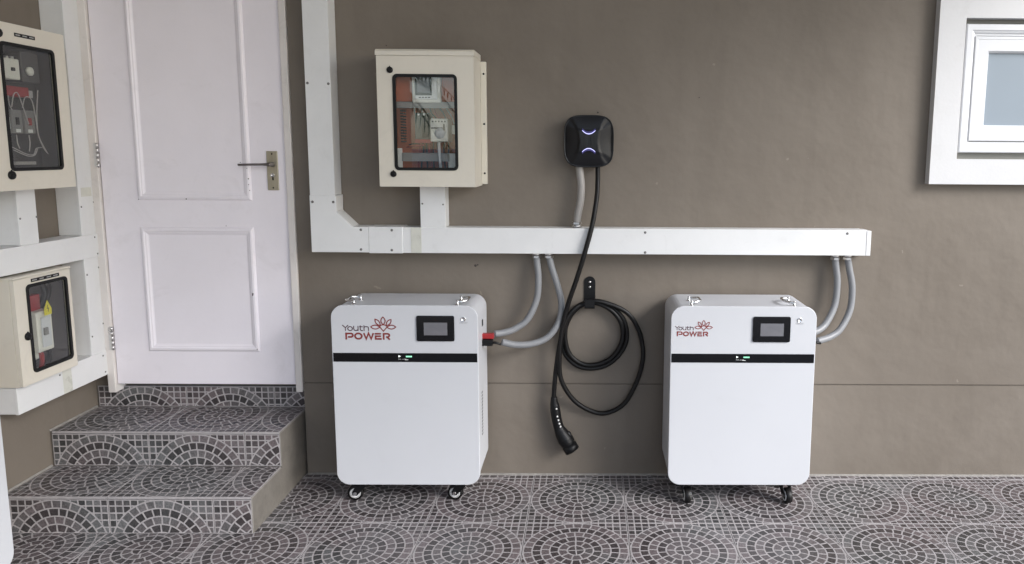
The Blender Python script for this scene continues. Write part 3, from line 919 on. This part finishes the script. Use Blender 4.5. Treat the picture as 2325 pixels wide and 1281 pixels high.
# --- upper box on the side wall
UX, UY, UZ = -2.235, -0.664, 1.312
UW, UH, UD = 0.430, 0.590, 0.169
pu = make_panel('electrical_box', 'beige electrical box with dark window, upper one on the side wall', UW, UH, UD, (UX, UY, UZ), PI / 2,
                (0.108, 0.366, 0.072, 0.520), ((0.106, 0.548), (0.106, 0.056)), False, False, (0.180, 0.278, 0.553, 3), 'glass', .0155)
SL[pu.name] = (UD, UZ, 0.045)
MB().box(UW - 0.0085, UW - 0.0045, -UD + 0.003, -0.012, 0.006, UH - 0.006).build('interior_shade_sheet', M['plate_dark'], pu)  # added sheet: dark colour puts the unlit interior's shade on the far side
part(pu, 'mounting_plate', 'plate_dark', 0.02, UW - 0.02, -0.075, -0.071, 0.02, UH - 0.02)
b1 = part(pu, 'circuit_breaker', 'breaker', 0.105, 0.196, -0.115, -0.03, 0.395, 0.468, .003)
part(b1, 'toggle', 'black', 0.163, 0.176, -0.123, -0.1155, 0.425, 0.437, .001)
part(b1, 'toggle', 'black', 0.112, 0.118, -0.119, -0.1155, 0.425, 0.435, .001)
for k in range(3):
    MB().lathe([(0.007, 0), (0.007, .012), (0, .013)], (0.125 + k * .024 + 0.05, -0.135, 0.470), 'z', 10).build('terminal', M['steel'], b1)
part(pu, 'inner_cover', 'plate_dark', 0.205, 0.29, -0.10, -0.03, 0.39, 0.50, .002)
MB().lathe([(0.016, 0), (0.016, -0.008), (0.008, -0.012), (0, -0.012)], (0.237 + 0.05, -0.145, 0.435), 'y', 16).build('rotary_switch', M['breaker'], pu)
part(pu, 'busbar_cover', 'red', 0.11, 0.23, -0.07, -0.03, 0.335, 0.372, .002)
part(pu, 'terminal_block', 'wire', 0.232, 0.25, -0.07, -0.03, 0.335, 0.362, .002)
for k in range(2):
    q = part(pu, 'fuse_holder', 'plate_grey', 0.135 + k * .062, 0.185 + k * .062, -0.085, -0.03, 0.205, 0.29, .002)
    part(q, 'name_tag', 'whiteprint', 0.152 + k * .058, 0.174 + k * .058, -0.0865, -0.0852, 0.208, 0.220, .0002)
    part(q, 'fuse_lever', 'red' if k else 'black', 0.160 + k * .06, 0.172 + k * .06, -0.092, -0.0852, 0.235, 0.262, .001)
part(pu, 'name_tag', 'whiteprint', 0.118, 0.126, -0.0865, -0.08, 0.218, 0.262, .0002)
part(pu, 'terminal_rail', 'wire', 0.135, 0.235, -0.065, -0.05, 0.092, 0.104, .001)
for pts in ([(0.14, .30), (0.155, .345), (0.175, .35), (0.195, .30), (0.215, .24)], [(0.19, .30), (0.21, .34), (0.24, .33), (0.252, .26), (0.258, .2), (0.28, .15), (0.30, .13)],
            [(0.275, .37), (0.262, .30), (0.256, .24), (0.262, .19), (0.295, .135)], [(0.125, .155), (0.15, .145), (0.19, .13), (0.225, .128), (0.24, .15), (0.27, .155)],
            [(0.13, .145), (0.165, .132), (0.2, .122), (0.23, .126), (0.246, .148)], [(0.15, .20), (.152, .17), (.16, .15)], [(0.21, .20), (.212, .17), (.205, .14)], [(0.128, .34), (.13, .31), (.14, .29)]):
    MB().tube(spline([(x + 1.33 * 0.045, -0.137, z) for x, z in pts], 5), 0.0018, 6).build('wire', M['wire'], pu)

# --- lower box on the side wall
LX, LY, LZ = -2.235, -0.532, 0.5785
LW, LH, LD = 0.294, 0.405, 0.117
plo = make_panel('electrical_box', 'small beige electrical box with yellow warning sign inside, lower on the side wall', LW, LH, LD, (LX, LY, LZ), PI / 2,
                 (0.058, 0.270, 0.040, 0.376), ((0.044, 0.185),), False, False, (0.085, 0.232, 0.390, 4), 'glass', .015)
part(plo, 'top_ledge', 'beige', -0.002, LW + 0.002, -LD - 0.018, -0.02, LH + 0.0005, LH + 0.008, .001)
SL[plo.name] = (LD, LZ, 0.01)
MB().box(LW - 0.0085, LW - 0.0045, -LD + 0.003, -0.012, 0.006, LH - 0.006).build('interior_shade_sheet', M['plate_mid'], plo)  # added greyish sheet over the beige side, interior shade put into its colour
part(plo, 'mounting_plate', 'plate_mid', 0.01, LW - 0.01, -0.02, -0.016, 0.01, LH - 0.01)
part(plo, 'busbar_cover', 'red', 0.062, 0.125, -0.055, -0.02, 0.245, 0.335, .002)
part(plo, 'terminal_block', 'breaker', 0.052, 0.095, -0.06, -0.02, 0.085, 0.235, .003)
q = part(plo, 'circuit_breaker', 'breaker', 0.10, 0.180, -0.09, -0.02, 0.105, 0.265, .004)
part(q, 'breaker_face', 'winwhite', 0.122, 0.172, -0.0955, -0.0905, 0.12, 0.24, .003)
part(q, 'toggle', 'plate_grey', 0.137, 0.158, -0.104, -0.096, 0.165, 0.195, .002)
q2 = MB().prism([(0.170, 0.236), (0.208, 0.236), (0.208, 0.260), (0.189, 0.293), (0.170, 0.260)], 'y', -0.1095, -0.1075).build('warning_sign', M['yellow'], plo)
MB().ribbon([(0.189, 0.276), (0.186, 0.262), (0.192, 0.262), (0.188, 0.248)], 0.003, -0.1102).build('warning_mark', M['black'], q2)
MB().tube(spline([(x_ + 0.085, y_, z_ - 0.01) for x_, y_, z_ in ((0.165, -.05, .265), (0.185, -.055, .31), (0.205, -.05, .35))], 5), 0.010, 8).build('wire', M['black'], plo)
MB().tube(spline([(x_ + 0.085, y_, z_ - 0.01) for x_, y_, z_ in ((0.14, -.05, .265), (0.16, -.06, .31), (0.165, -.05, .36))], 5), 0.010, 8).build('wire', M['black'], plo)
MB().tube(spline([(x_ + 0.085, y_, z_ - 0.01) for x_, y_, z_ in ((0.115, -.05, .105), (0.115, -.06, .07), (0.12, -.05, .02))], 5), 0.009, 8).build('wire', M['red'], plo)
MB().tube(spline([(x_ + 0.085, y_, z_ - 0.01) for x_, y_, z_ in ((0.155, -.05, .105), (0.16, -.06, .07), (0.15, -.05, .02))], 5), 0.009, 8).build('wire', M['black'], plo)
MB().tube(spline([(x_ + 0.085, y_, z_ - 0.01) for x_, y_, z_ in ((0.215, -.07, .19), (0.225, -.085, .225), (0.245, -.085, .20), (0.242, -.08, .13), (0.235, -.07, .08))], 6), 0.005, 8).build('wire', M['wire'], plo)
for x in (0.20, 0.235):
    MB().lathe([(0.007, 0), (0.007, -.006), (0, -.007)], (x, -0.035, 0.352), 'y', 10).build('terminal', M['steel'], plo)

# ================================================================== BATTERY CABINETS
BW, BH, BD = 0.590, 0.758, 0.268
def logo(parent, x, z, s, y):
    """print on the front; s = metres per unit of the 2242-wide drawing, (x, z) its lower left corner at (130, 990)"""
    def T(p): return (x + (p[0] - 130) * s, z + (990 - p[1]) * s)
    def st(b, pts, w, closed=False):
        T2 = [T(p) for p in pts]
        st.k += 1
        b.ribbon(T2, w * s, y - 0.00004 * st.k, closed)
    st.k = 0
    b = MB()
    for pts in ([(125, 460), (235, 560), (340, 460)], [(235, 560), (235, 672)], [(535, 490), (535, 600), (550, 640), (590, 660), (650, 655), (690, 630)], [(690, 490), (690, 672)],
                [(770, 470), (770, 620), (785, 650), (815, 662), (862, 662)], [(735, 522), (862, 522)], [(905, 470), (905, 672)], [(905, 550), (930, 525), (975, 517), (1030, 522), (1060, 545), (1067, 590), (1067, 672)]):
        st(b, pts, 34)
    st(b, ellipse(405, 590, 84, 72, 24), 34, True)
    b.build('brand_lettering', M['logo_dark'], parent)
    b = MB()
    for pts in ([(255, 995), (255, 772), (440, 772), (480, 790), (497, 835), (480, 880), (440, 898), (320, 898)],
                [(890, 752), (975, 970), (1062, 752), (1150, 970), (1235, 752)],
                [(1505, 777), (1285, 777)], [(1505, 868), (1315, 868), (1315, 968), (1530, 968)],
                [(1605, 995), (1605, 777), (1760, 777), (1800, 800), (1810, 838), (1790, 878), (1750, 896), (1690, 896)], [(1725, 900), (1825, 992)]):
        st(b, pts, 62)
    st(b, ellipse(695, 866, 122, 100, 28), 62, True)
    b.build('brand_lettering', M['logo'], parent)
    b = MB()
    def lens(a, c, hw):
        a, c = Vector(a), Vector(c)
        d = (c - a); nrm = Vector((-d.y, d.x)).normalized()
        up = [a + d * t + nrm * hw * math.sin(PI * t) ** 0.8 for t in [i / 8 for i in range(9)]]
        dn = [a + d * t - nrm * hw * math.sin(PI * t) ** 0.8 for t in [1 - i / 8 for i in range(1, 8)]]
        return [(p.x, p.y) for p in up + dn]
    for a, c, hw in (((1595, 160), (1600, 440), 76), ((1312, 240), (1490, 470), 62), ((1885, 250), (1712, 470), 62), ((1150, 525), (1472, 532), 72), ((1738, 532), (2048, 525), 72)):
        st(b, lens(a, c, hw), 37, True)
    st(b, [(1475, 530), (1490, 470), (1600, 438), (1718, 470), (1735, 530), (1605, 678)], 37, True)
    b.build('lotus_emblem', M['logo'], parent)

def make_battery(label, loc, rz, logo_spec, caster_rot, handle_dir, lead):
    t = thing('battery_cabinet', label, 'battery cabinet', loc, rz, 'home battery cabinets on castors')
    h = BW / 2
    z0 = 0.092
    z1 = z0 + BH
    R = 0.052
    # casing behind the front panel: slightly smaller, rounded long edges
    body = MB().prism(rrect(-h + 0.0025, h - 0.0025, z0 + 0.003, z1 - 0.003, R, 8), 'y', -BD + 0.020, -0.0, 0.0035, 2).build('casing', M['batside'], t)
    MB().prism(rrect(-h + 0.005, h - 0.005, z0 + 0.006, z1 - 0.006, R, 8), 'y', -BD + 0.0150, -BD + 0.0205).build('shadow_gap', M['plate_grey'], t)
    fp = MB().prism(rrect(-h, h, z0, z1, R, 10), 'y', -BD, -BD + 0.0150, 0.0028, 3).build('front_panel', M['battery'], t)
    yf = -BD
    st = MB().box(-h + 0.0045, h - 0.0045, yf - 0.0012, yf + 0.002, 0.6165, 0.6535, .0004, 1).build('status_strip', M['blackgloss'], fp)
    b = MB(); b.prism([(-0.027, 0.636), (-0.018, 0.6405), (-0.027, 0.645)], 'y', yf - 0.0019, yf - 0.0013)
    b.build('run_light', M['led_white'], st)
    b = MB()
    for k in range(5):
        b.box(0.003 + k * .005, 0.0066 + k * .005, yf - 0.0019, yf - 0.0013, 0.637, 0.6425)
    b.build('charge_light', M['led_green'], st)
    text_mesh('RUN  ALARM', 0.0055, 'strip_lettering', M['whiteprint'], (-0.012, yf - 0.0016, 0.6285), st)
    MB().box(-0.002, 0.012, yf - 0.0018, yf - 0.0013, 0.6255, 0.6275).build('strip_line', M['whiteprint'], st)
    x0 = logo_spec[3]
    dsp = MB().prism(rrect(x0, x0 + 0.152, 0.704, 0.809, 0.007, 4), 'y', yf - 0.006, yf + 0.001, 0.002, 2).build('display', M['blackgloss'], fp)
    MB().box(x0 + 0.030, x0 + 0.124, yf - 0.0066, yf - 0.0058, 0.7295, 0.7815).build('screen', M['screen'], dsp)
    MB().lathe([(0.0098, 0.0), (0.0098, -0.0025), (0.0078, -0.0035), (0.0072, -0.0022), (0, -0.0026)], (x0 + 0.1885, yf, 0.795), 'y', 20).build('power_button', M['chrome'], fp)
    text_mesh('ON/OFF', 0.009, 'button_lettering', M['print'], (x0 + 0.1885, yf - 0.0006, 0.7795), fp)
    logo(fp, *logo_spec[:3], yf - 0.0004)
    # carrying handles on top
    for sx in (-1, 1):
        hx = sx * (h - 0.086)
        d = handle_dir[0 if sx < 0 else 1]
        b = MB()
        for yy in (-BD + 0.028, -BD + 0.118):
            b.lathe([(0.0095, 0), (0.0095, 0.003), (0.0058, 0.004), (0.0054, 0.018), (0.0062, 0.0195), (0.0, 0.0205)], (hx, yy, z1 - 0.004), 'z', 12)
        zt = z1 + 0.008
        b.tube(spline([(hx, -BD + 0.028, zt), (hx + d * .016, -BD + 0.030, zt + .003), (hx + d * 0.036, -BD + 0.045, zt + 0.006), (hx + d * 0.038, -BD + 0.073, zt + 0.006),
                       (hx + d * 0.036, -BD + 0.101, zt + .006), (hx + d * .016, -BD + 0.116, zt + .003), (hx, -BD + 0.118, zt)], 5), 0.0048, 10)
        b.build('handle', M['chrome'], t, True)
    # cable sockets and vents on the right side
    xs_ = h - 0.0025
    MB().box(xs_ - .002, xs_ + 0.002, -0.145, -0.120, 0.735, 0.762, .001, 1).build('socket', M['black'], t)
    b = MB()
    for k in range(14):
        b.box(xs_ - .001, xs_ + 0.0006, -0.175, -0.150, 0.27 + k * 0.014, 0.277 + k * 0.014)
    b.build('vent', M['plate_dark'], t)
    if lead == 'both':
        MB().box(xs_ - 0.002, xs_ + 0.048, -0.140, -0.116, 0.680, 0.702, .003, 2).build('red_plug', M['red'], t)
        MB().box(xs_ - 0.002, xs_ + 0.044, -0.150, -0.124, 0.6515, 0.6785, .003, 2).build('black_plug', M['black'], t)
        MB().tube(spline([(xs_ + .042, -0.137, .664), (xs_ + 0.058, -0.137, .663), (xs_ + 0.076, -0.13, .655)], 5), 0.0055, 8).build('plug_lead', M['rubber'], t)
    if lead == 'one':
        MB().box(xs_ - 0.002, xs_ + 0.026, -0.140, -0.116, 0.690, 0.712, .003, 2).build('grey_plug', M['plate_grey'], t)
        MB().box(xs_ - 0.002, xs_ + 0.030, -0.150, -0.124, 0.662, 0.684, .003, 2).build('black_plug', M['black'], t)
        MB().tube(spline([(xs_ + .026, -0.137, .672), (xs_ + 0.05, -0.137, .668), (xs_ + 0.066, -0.13, .663)], 5), 0.0055, 8).build('plug_lead', M['rubber'], t)
    # castors
    for k, (cx_, cy_) in enumerate(((-h + 0.085, -BD + 0.062), (h - 0.085, -BD + 0.062), (-h + 0.085, -0.05), (h - 0.085, -0.05))):
        a = caster_rot[k]
        mt = Matrix.Translation((cx_, cy_, 0)) @ Matrix.Rotation(a, 4, 'Z')
        b = MB()
        b.box(-0.034, 0.034, -0.026, 0.026, 0.087, 0.0915, .001, 1)
        b.cyl((0, 0, 0.076), (0, 0, 0.088), 0.018, 16)
        b.prism([(-0.020, 0.078), (0.018, 0.078), (0.018, 0.066), (-0.022, 0.024), (-0.040, 0.026), (-0.042, 0.040)], 'y', -0.019, -0.0165)
        b.prism([(-0.020, 0.078), (0.018, 0.078), (0.018, 0.066), (-0.022, 0.024), (-0.040, 0.026), (-0.042, 0.040)], 'y', 0.0165, 0.019)
        b.box(-0.020, 0.018, -0.019, 0.019, 0.0735, 0.0785)
        b.bm.transform(mt)
        fk = b.build('castor_fork', M['black'], t)
        wc = (-0.030, 0, 0.0325)
        b = MB().lathe([(0.022, -0.0125), (0.030, -0.0125), (0.032, -0.0105), (0.0325, 0), (0.032, 0.0105), (0.030, 0.0125), (0.022, 0.0125)], wc, 'y', 28)
        b.bm.transform(mt); b.build('wheel', M['rubber'], fk)
        b = MB().lathe([(0.0215, -0.0145), (0.0225, -0.0128), (0.0225, 0.0128), (0.0215, 0.0145), (0.0165, 0.0145), (0.0155, 0.012), (0.0155, -0.012), (0.0165, -0.0145), (0.0215, -0.0145)], wc, 'y', 28)
        b.bm.transform(mt); b.build('rim', M['wheelwhite'], fk)
        b = MB().lathe([(0.0072, -0.0205), (0.0072, 0.0205)], wc, 'y', 14)
        b.bm.transform(mt); b.build('axle_bolt', M['steel'], fk)
        for bx in (-0.026, 0.026):
            q = MB().lathe([(0.0042, 0.0), (0.0042, -0.004), (0, -0.004)], (bx, -0.02, 0.087), 'z', 8)
            q.bm.transform(mt); q.build('bolt', M['steel'], fk)
    return t
BY = -0.034
make_battery('white battery cabinet with larger red logo, left one against the house wall', (-0.7385, BY, 0), 0.0, (-0.249, 0.7095, 0.0001115, 0.0485), (0.12, -0.1, 0.4, 0.9), (-1, 1), 'both')
make_battery('white battery cabinet with smaller logo, right one against the house wall', (0.6295, BY, 0.003), 0.0, (-0.278, 0.7265, 0.0000785, 0.0365), (PI / 2 + .04, PI / 2 + .14, 1.0, 2.0), (1, -1), 'one')
make_battery('white battery cabinet cut off by the left edge, standing against the side wall', (-2.168, -1.184, 0), PI / 2, (-0.249, 0.7095, 0.0001115, 0.0485), (0.5, 1.2, 0.4, 0.9), (1, 1), 'none')

# ================================================================== EV CHARGER
ch = thing('vehicle_charger', 'black rounded wall charger with two curved blue-white light bars', 'charger', (-0.002, 0, 1.510))
HW, HH = 0.1055, 0.1095
def squircle(a, n=3.7):
    c, s = math.cos(a), math.sin(a)
    r = (abs(c) ** n + abs(s) ** n) ** (-1 / n)
    return r * c, r * s
bm = bmesh.new()
NS = 96
def face_h(u, v):
    """front relief (u, v in -1..1): pillow with four scooped facets between the corner creases"""
    rr = max(abs(u), abs(v))
    h = 0.012 * (1 - (abs(u) ** 3 + abs(v) ** 3) * .55)
    for (cu, cv, R) in ((-1.62, 0, 1.24), (1.62, 0, 1.24)):
        d = R - math.hypot(u - cu, (v - cv) * 0.92)
        if d > 0: h -= 0.014 * min(1, d * 1.6) + 0.0035 * min(1, d * 14)
    for (cu, cv, R) in ((0, 1.62, 1.24), (0, -1.62, 1.24)):
        d = R - math.hypot((u - cu) * 0.92, v - cv)
        if d > 0: h -= 0.011 * min(1, d * 1.4) + 0.0018 * min(1, d * 14)
    # ribs across the waist, parallel to the side creases
    dl = math.hypot(u + 1.62, v * .92) - 1.24; dr = math.hypot(u - 1.62, v * .92) - 1.24
    if dl > 0 and dr > 0 and abs(v) < 0.45 - 0 and min(dl, dr) < .30:
        h += 0.0016 * (0.5 + 0.5 * math.cos(min(dl, dr) / 0.06 * 2 * PI)) * (1 - (abs(v) / .45) ** 2)
    return h
rings = []
K = 44
for k in range(K + 1):
    f = k / K
    row = []
    for i in range(NS):
        x, z = squircle(2 * PI * i / NS)
        row.append(bm.verts.new((x * f * HW * 0.955, -0.078 - face_h(x * f, z * f), z * f * HH * 0.955)))
    rings.append(row)
for (sc_, yy) in ((0.985, -0.080), (1.0, -0.070), (1.0, -0.045), (0.985, -0.036), (0.93, -0.030), (0.90, -0.0008)):
    rings.append([bm.verts.new((squircle(2 * PI * i / NS)[0] * HW * sc_, yy, squircle(2 * PI * i / NS)[1] * HH * sc_)) for i in range(NS)])
for a in range(len(rings) - 1):
    for i in range(NS):
        bm.faces.new((rings[a][i], rings[a][(i + 1) % NS], rings[a + 1][(i + 1) % NS], rings[a + 1][i]))
bm.faces.new(rings[-1])
bmesh.ops.remove_doubles(bm, verts=bm.verts, dist=1e-6)
bmesh.ops.recalc_face_normals(bm, faces=bm.faces)
me = bpy.data.meshes.new('shell'); bm.to_mesh(me); bm.free()
me.materials.append(M['charger']); me.shade_smooth()
shell = link('shell', me, ch)
for sgn in (1, -1):
    for nm, w, off, mm, lift in (('light_bar', 0.0027, 0.0, 'led_blue', 0.0030), ('light_guide', 0.009, 0.005, 'led_glow', 0.0014)):
        b = MB()
        vl, vr = [], []
        for i in range(17):
            t = -1 + i / 8
            x = t * 0.0275
            zc = 0.030 + 0.0145 * t * t + off
            for lst, o2 in ((vl, w / 2), (vr, -w / 2)):
                z = (zc + o2) * sgn
                lst.append(b.bm.verts.new((x, -0.078 - face_h(x / (HW * .955), z / (HH * .955)) - lift, z)))
        for i in range(16):
            b.bm.faces.new((vl[i], vl[i + 1], vr[i + 1], vr[i]))
        b.build(nm, M[mm], ch)

# flexible conduits
def conduit(label, pts, r, m, glands, ribs=True):
    t = thing('flexible_conduit', label, 'conduit', pts[0], 0, 'grey flexible conduits')
    o = Vector(pts[0])
    sp = spline([Vector(p) - o for p in pts], 14)
    rs = [r * (1 + (0.018 if i % 2 else -0.018)) for i in range(len(sp))]
    MB().tube(sp, r, 16, True, rs).build('hose', M[m], t)
    for (gx, gy, gz, s) in glands:
        b = MB()
        c = Vector((gx, gy, gz)) - o
        b.lathe([(r * 1.22, 0), (r * 1.22, s * 0.010), (r * 1.10, s * 0.0105), (r * 1.10, s * 0.013)], c, 'z', 20)
        b.lathe([(r * 1.42, s * 0.0132), (r * 1.42, s * 0.022), (r * 1.2, s * 0.024), (r * 1.05, s * 0.024)], c, 'z', 6, False)
        b.build('gland', M['steel'], t)
    return t
conduit('pale grey conduit dropping from the black charger to the trunking', [(-0.042, -0.045, 1.408), (-0.037, -0.045, 1.36), (-0.033, -0.047, 1.32), (-0.036, -0.048, 1.26), (-0.047, -0.046, 1.20), (-0.053, -0.045, 1.150)],
        0.0165, 'conduit_pale', [(-0.053, -0.045, 1.1435, 1)])
conduit('shorter grey conduit curving from trunking to the red plug of the left cabinet', [(-0.225, -0.05, 1.026), (-0.223, -0.05, 0.99), (-0.217, -0.055, 0.92), (-0.224, -0.06, 0.83), (-0.262, -0.075, 0.745), (-0.315, -0.09, 0.705), (-0.36, -0.108, 0.692), (-0.400, -0.126, 0.690)],
        0.0145, 'conduit', [(-0.225, -0.05, 1.0325, -1)])
conduit('longer grey conduit looping from trunking to the black plug of the left cabinet', [(-0.172, -0.05, 1.026), (-0.160, -0.05, 0.97), (-0.135, -0.05, 0.89), (-0.117, -0.055, 0.81), (-0.128, -0.062, 0.73), (-0.175, -0.075, 0.665), (-0.24, -0.095, 0.64), (-0.31, -0.115, 0.64), (-0.369, -0.130, 0.656)],
        0.0145, 'conduit', [(-0.172, -0.05, 1.0325, -1)])
conduit('inner grey conduit curving from trunking end to the right cabinet', [(1.072, -0.05, 1.026), (1.077, -0.05, 0.98), (1.086, -0.052, 0.91), (1.077, -0.06, 0.81), (1.035, -0.085, 0.735), (0.99, -0.11, 0.706), (0.945, -0.128, 0.703)],
        0.0145, 'conduit', [(1.072, -0.05, 1.0325, -1)])
conduit('outer grey conduit curving from trunking end to the right cabinet', [(1.125, -0.05, 1.026), (1.136, -0.05, 0.97), (1.152, -0.052, 0.89), (1.145, -0.06, 0.79), (1.10, -0.085, 0.712), (1.05, -0.105, 0.68), (0.985, -0.130, 0.666)],
        0.0145, 'conduit', [(1.125, -0.05, 1.0325, -1)])

# charging cable with its plug
cc = thing('charging_cable', 'black charging cable coiled on a hook with plug hanging down', 'charging cable', (0.036, -0.05, 1.405))
o = Vector((0.036, -0.05, 1.405))
P = [(0.037, -0.050, 1.408), (0.037, -0.055, 1.34), (0.033, -0.075, 1.271), (0.016, -0.100, 1.165), (-0.012, -0.108, 1.055), (-0.049, -0.100, 0.93), (-0.087, -0.085, 0.813), (-0.113, -0.075, 0.70), (-0.125, -0.070, 0.58),
     (-0.118, -0.060, 0.470), (-0.067, -0.045, 0.375), (0.005, -0.035, 0.320), (0.081, -0.030, 0.304), (0.160, -0.030, 0.345), (0.210, -0.03, 0.43), (0.239, -0.03, 0.52), (0.244, -0.030, 0.60), (0.222, -0.033, 0.69), (0.175, -0.038, 0.762), (0.100, -0.045, 0.803), (0.018, -0.050, 0.819),
     (-0.06, -0.046, 0.775), (-0.100, -0.040, 0.69), (-0.088, -0.035, 0.59), (-0.035, -0.030, 0.535), (0.035, -0.028, 0.527), (0.105, -0.028, 0.560), (0.149, -0.028, 0.630), (0.148, -0.03, 0.71), (0.105, -0.033, 0.772), (0.035, -0.036, 0.808),
     (-0.035, -0.028, 0.795), (-0.095, -0.022, 0.735), (-0.117, -0.022, 0.66), (-0.105, -0.022, 0.580), (-0.055, -0.022, 0.525), (0.01, -0.022, 0.508), (0.085, -0.022, 0.525), (0.145, -0.022, 0.580), (0.172, -0.022, 0.65), (0.155, -0.025, 0.735), (0.100, -0.027, 0.788), (0.025, -0.023, 0.811),
     (-0.04, -0.050, 0.800), (-0.092, -0.062, 0.745), (-0.118, -0.062, 0.66), (-0.132, -0.060, 0.58), (-0.143, -0.055, 0.49), (-0.150, -0.050, 0.40), (-0.150, -0.050, 0.375)]
MB().tube(spline([Vector(p) - o for p in P], 7), 0.0104, 14).build('cable', M['rubber'], cc, True)
# plug: strain relief, curved handle, head
pts = [(-0.150, -0.05, 0.385), (-0.1485, -0.05, 0.355), (-0.146, -0.05, 0.345), (-0.143, -0.05, 0.318), (-0.137, -0.05, 0.280), (-0.128, -0.05, 0.245), (-0.115, -0.052, 0.218), (-0.100, -0.054, 0.193), (-0.086, -0.056, 0.172)]
rs = [0.0135, 0.0185, 0.0205, 0.0225, 0.0225, 0.023, 0.030, 0.035, 0.033]
hnd = MB().tube(spline([Vector(p) - o for p in pts], 5), .02, 18, True, [rs[min(8, i // 5)] + (rs[min(8, i // 5 + 1)] - rs[min(8, i // 5)]) * ((i % 5) / 5) for i in range(41)]).build('plug_handle', M['black'], cc, True)
dirv = Vector((0.52, -0.06, -0.85)).normalized()
p0 = Vector((-0.089, -0.056, 0.176)) - o
b = MB().tube([p0, p0 + dirv * 0.012, p0 + dirv * 0.0125, p0 + dirv * 0.042, p0 + dirv * 0.042, p0 + dirv * 0.030], 0.03, 22, False, [0.030, 0.030, 0.034, 0.034, 0.029, 0.028])
b.cyl(p0 + dirv * 0.028, p0 + dirv * 0.030, 0.0285, 20)
b.build('plug_head', M['black'], cc)
b = MB()
q = Vector((-0.083, -0.056, 0.222)) - o
b.tube([Vector((-0.106, -0.055, 0.236)) - o, Vector((-0.085, -0.056, 0.218)) - o, Vector((-0.066, -0.057, 0.186)) - o], 0.012, 10, True, [0.006, 0.012, 0.010])
b.build('latch_trigger', M['black'], cc, True)
for (x, z) in ((-0.138, 0.338), (-0.134, 0.303), (-0.129, 0.286), (-0.125, 0.270), (-0.120, 0.256)):
    MB().lathe([(0.0042, 0.004), (0.004, 0.0), (0.002, -0.0018), (0, -0.002)], (x - o.x, -0.0735 - o.y, z - o.z), 'y', 10).build('indicator_light', M['whiteprint'], cc)

hk = thing('cable_hook', 'black metal hook plate screwed to the wall inside the cable coil top', 'hook', (0.006, 0, 0.86))
b = MB().prism([(-0.025, -0.060), (0.025, -0.060)] + [(0.025 * math.cos(a), 0.036 + 0.025 * math.sin(a)) for a in [PI * i / 12 for i in range(13)]], 'y', -0.004, -0.0006, .0006, 1)
b.build('plate', M['black'], hk)
b = MB().prism([(-0.0035, -0.062), (-0.0035, -0.070), (-0.068, -0.070), (-0.074, -0.064), (-0.074, -0.030), (-0.0705, -0.030), (-0.0705, -0.060), (-0.066, -0.0655), (-0.008, -0.0655)], 'x', -0.022, 0.022, .0006, 1)
b.build('cradle', M['black'], hk)
for z in (0.036, 0.014):
    MB().lathe([(0.0055, 0), (0.005, -0.002), (0, -0.003)], (0, -0.004, z), 'y', 12).build('screw', M['steel'], hk)

# ================================================================== PALM AND ADDED WALL BEHIND THE CAMERA (seen in the glass)
bw = MB().box(-9, 9, -11.2, -11.0, -0.04, 1.42, .01, 1)  # unseen wall, added and shaped to give the box glass a pale reflection
bw.box(-9, 9, -11.24, -10.96, 1.42, 1.50, .01, 1)
bw = bw.build('added_reflection_wall', M['surround'])
tag(bw, 'low white wall added behind the camera for a pale reflection in cabinet glass', 'wall')

def palm(loc, h, seed, label):
    rnd = random.Random(seed)
    t = thing('palm_tree', label, 'palm', loc, 0, 'palms across the driveway')
    n = 14
    MB().tube([(0.12 * math.sin(i * .3), 0.05 * i / n, h * i / n - 0.03) for i in range(n + 1)], .1, 10, True,
              [0.15 - 0.06 * i / n + 0.012 * (i % 2) for i in range(n + 1)]).build('trunk', M['bark'], t)
    top = Vector((0.12 * math.sin(n * .3), 0.05, h - .05))
    for k in range(22):
        a = k * 2.4 + rnd.uniform(-.2, .2)
        lift = rnd.uniform(-0.5, 1.1)
        Lf = rnd.uniform(1.4, 1.9)
        d = Vector((math.cos(a), math.sin(a), 0))
        spine = [top + d * Lf * s * (1 - .12 * s * (1 - lift * .2)) + Vector((0, 0, lift * Lf * s * .75 - 1.25 * s * s)) for s in [i / 12 for i in range(13)]]
        b = MB()
        b.tube(spine, .012, 5, True, [0.016 * (1 - i / 13) + .003 for i in range(13)])
        for i in range(1, 13):
            for f in (0.0, 0.5):
                p = spine[i - 1].lerp(spine[i], f)
                tg = (spine[i] - spine[i - 1]).normalized()
                sd = tg.cross(Vector((0, 0, 1))).normalized()
                ll = 0.42 * (1 - abs(i - 5.5) / 9)
                for s in (-1, 1):
                    tip = p + (sd * s * .8 + tg * .55 + Vector((0, 0, -.35))).normalized() * ll
                    m1 = p.lerp(tip, .4) + tg * .018; m2 = p.lerp(tip, .4) - tg * .018
                    vs = [b.bm.verts.new(v) for v in (p, m1, tip, m2)]
                    b.bm.faces.new((vs[0], vs[1], vs[2])); b.bm.faces.new((vs[0], vs[2], vs[3]))
        b.build('frond', M['frond'], t)
    return t
palm((-3.15, -8.2, -0.03), 2.7, 3, 'low palm with hanging fronds reflected in the middle electrical box')
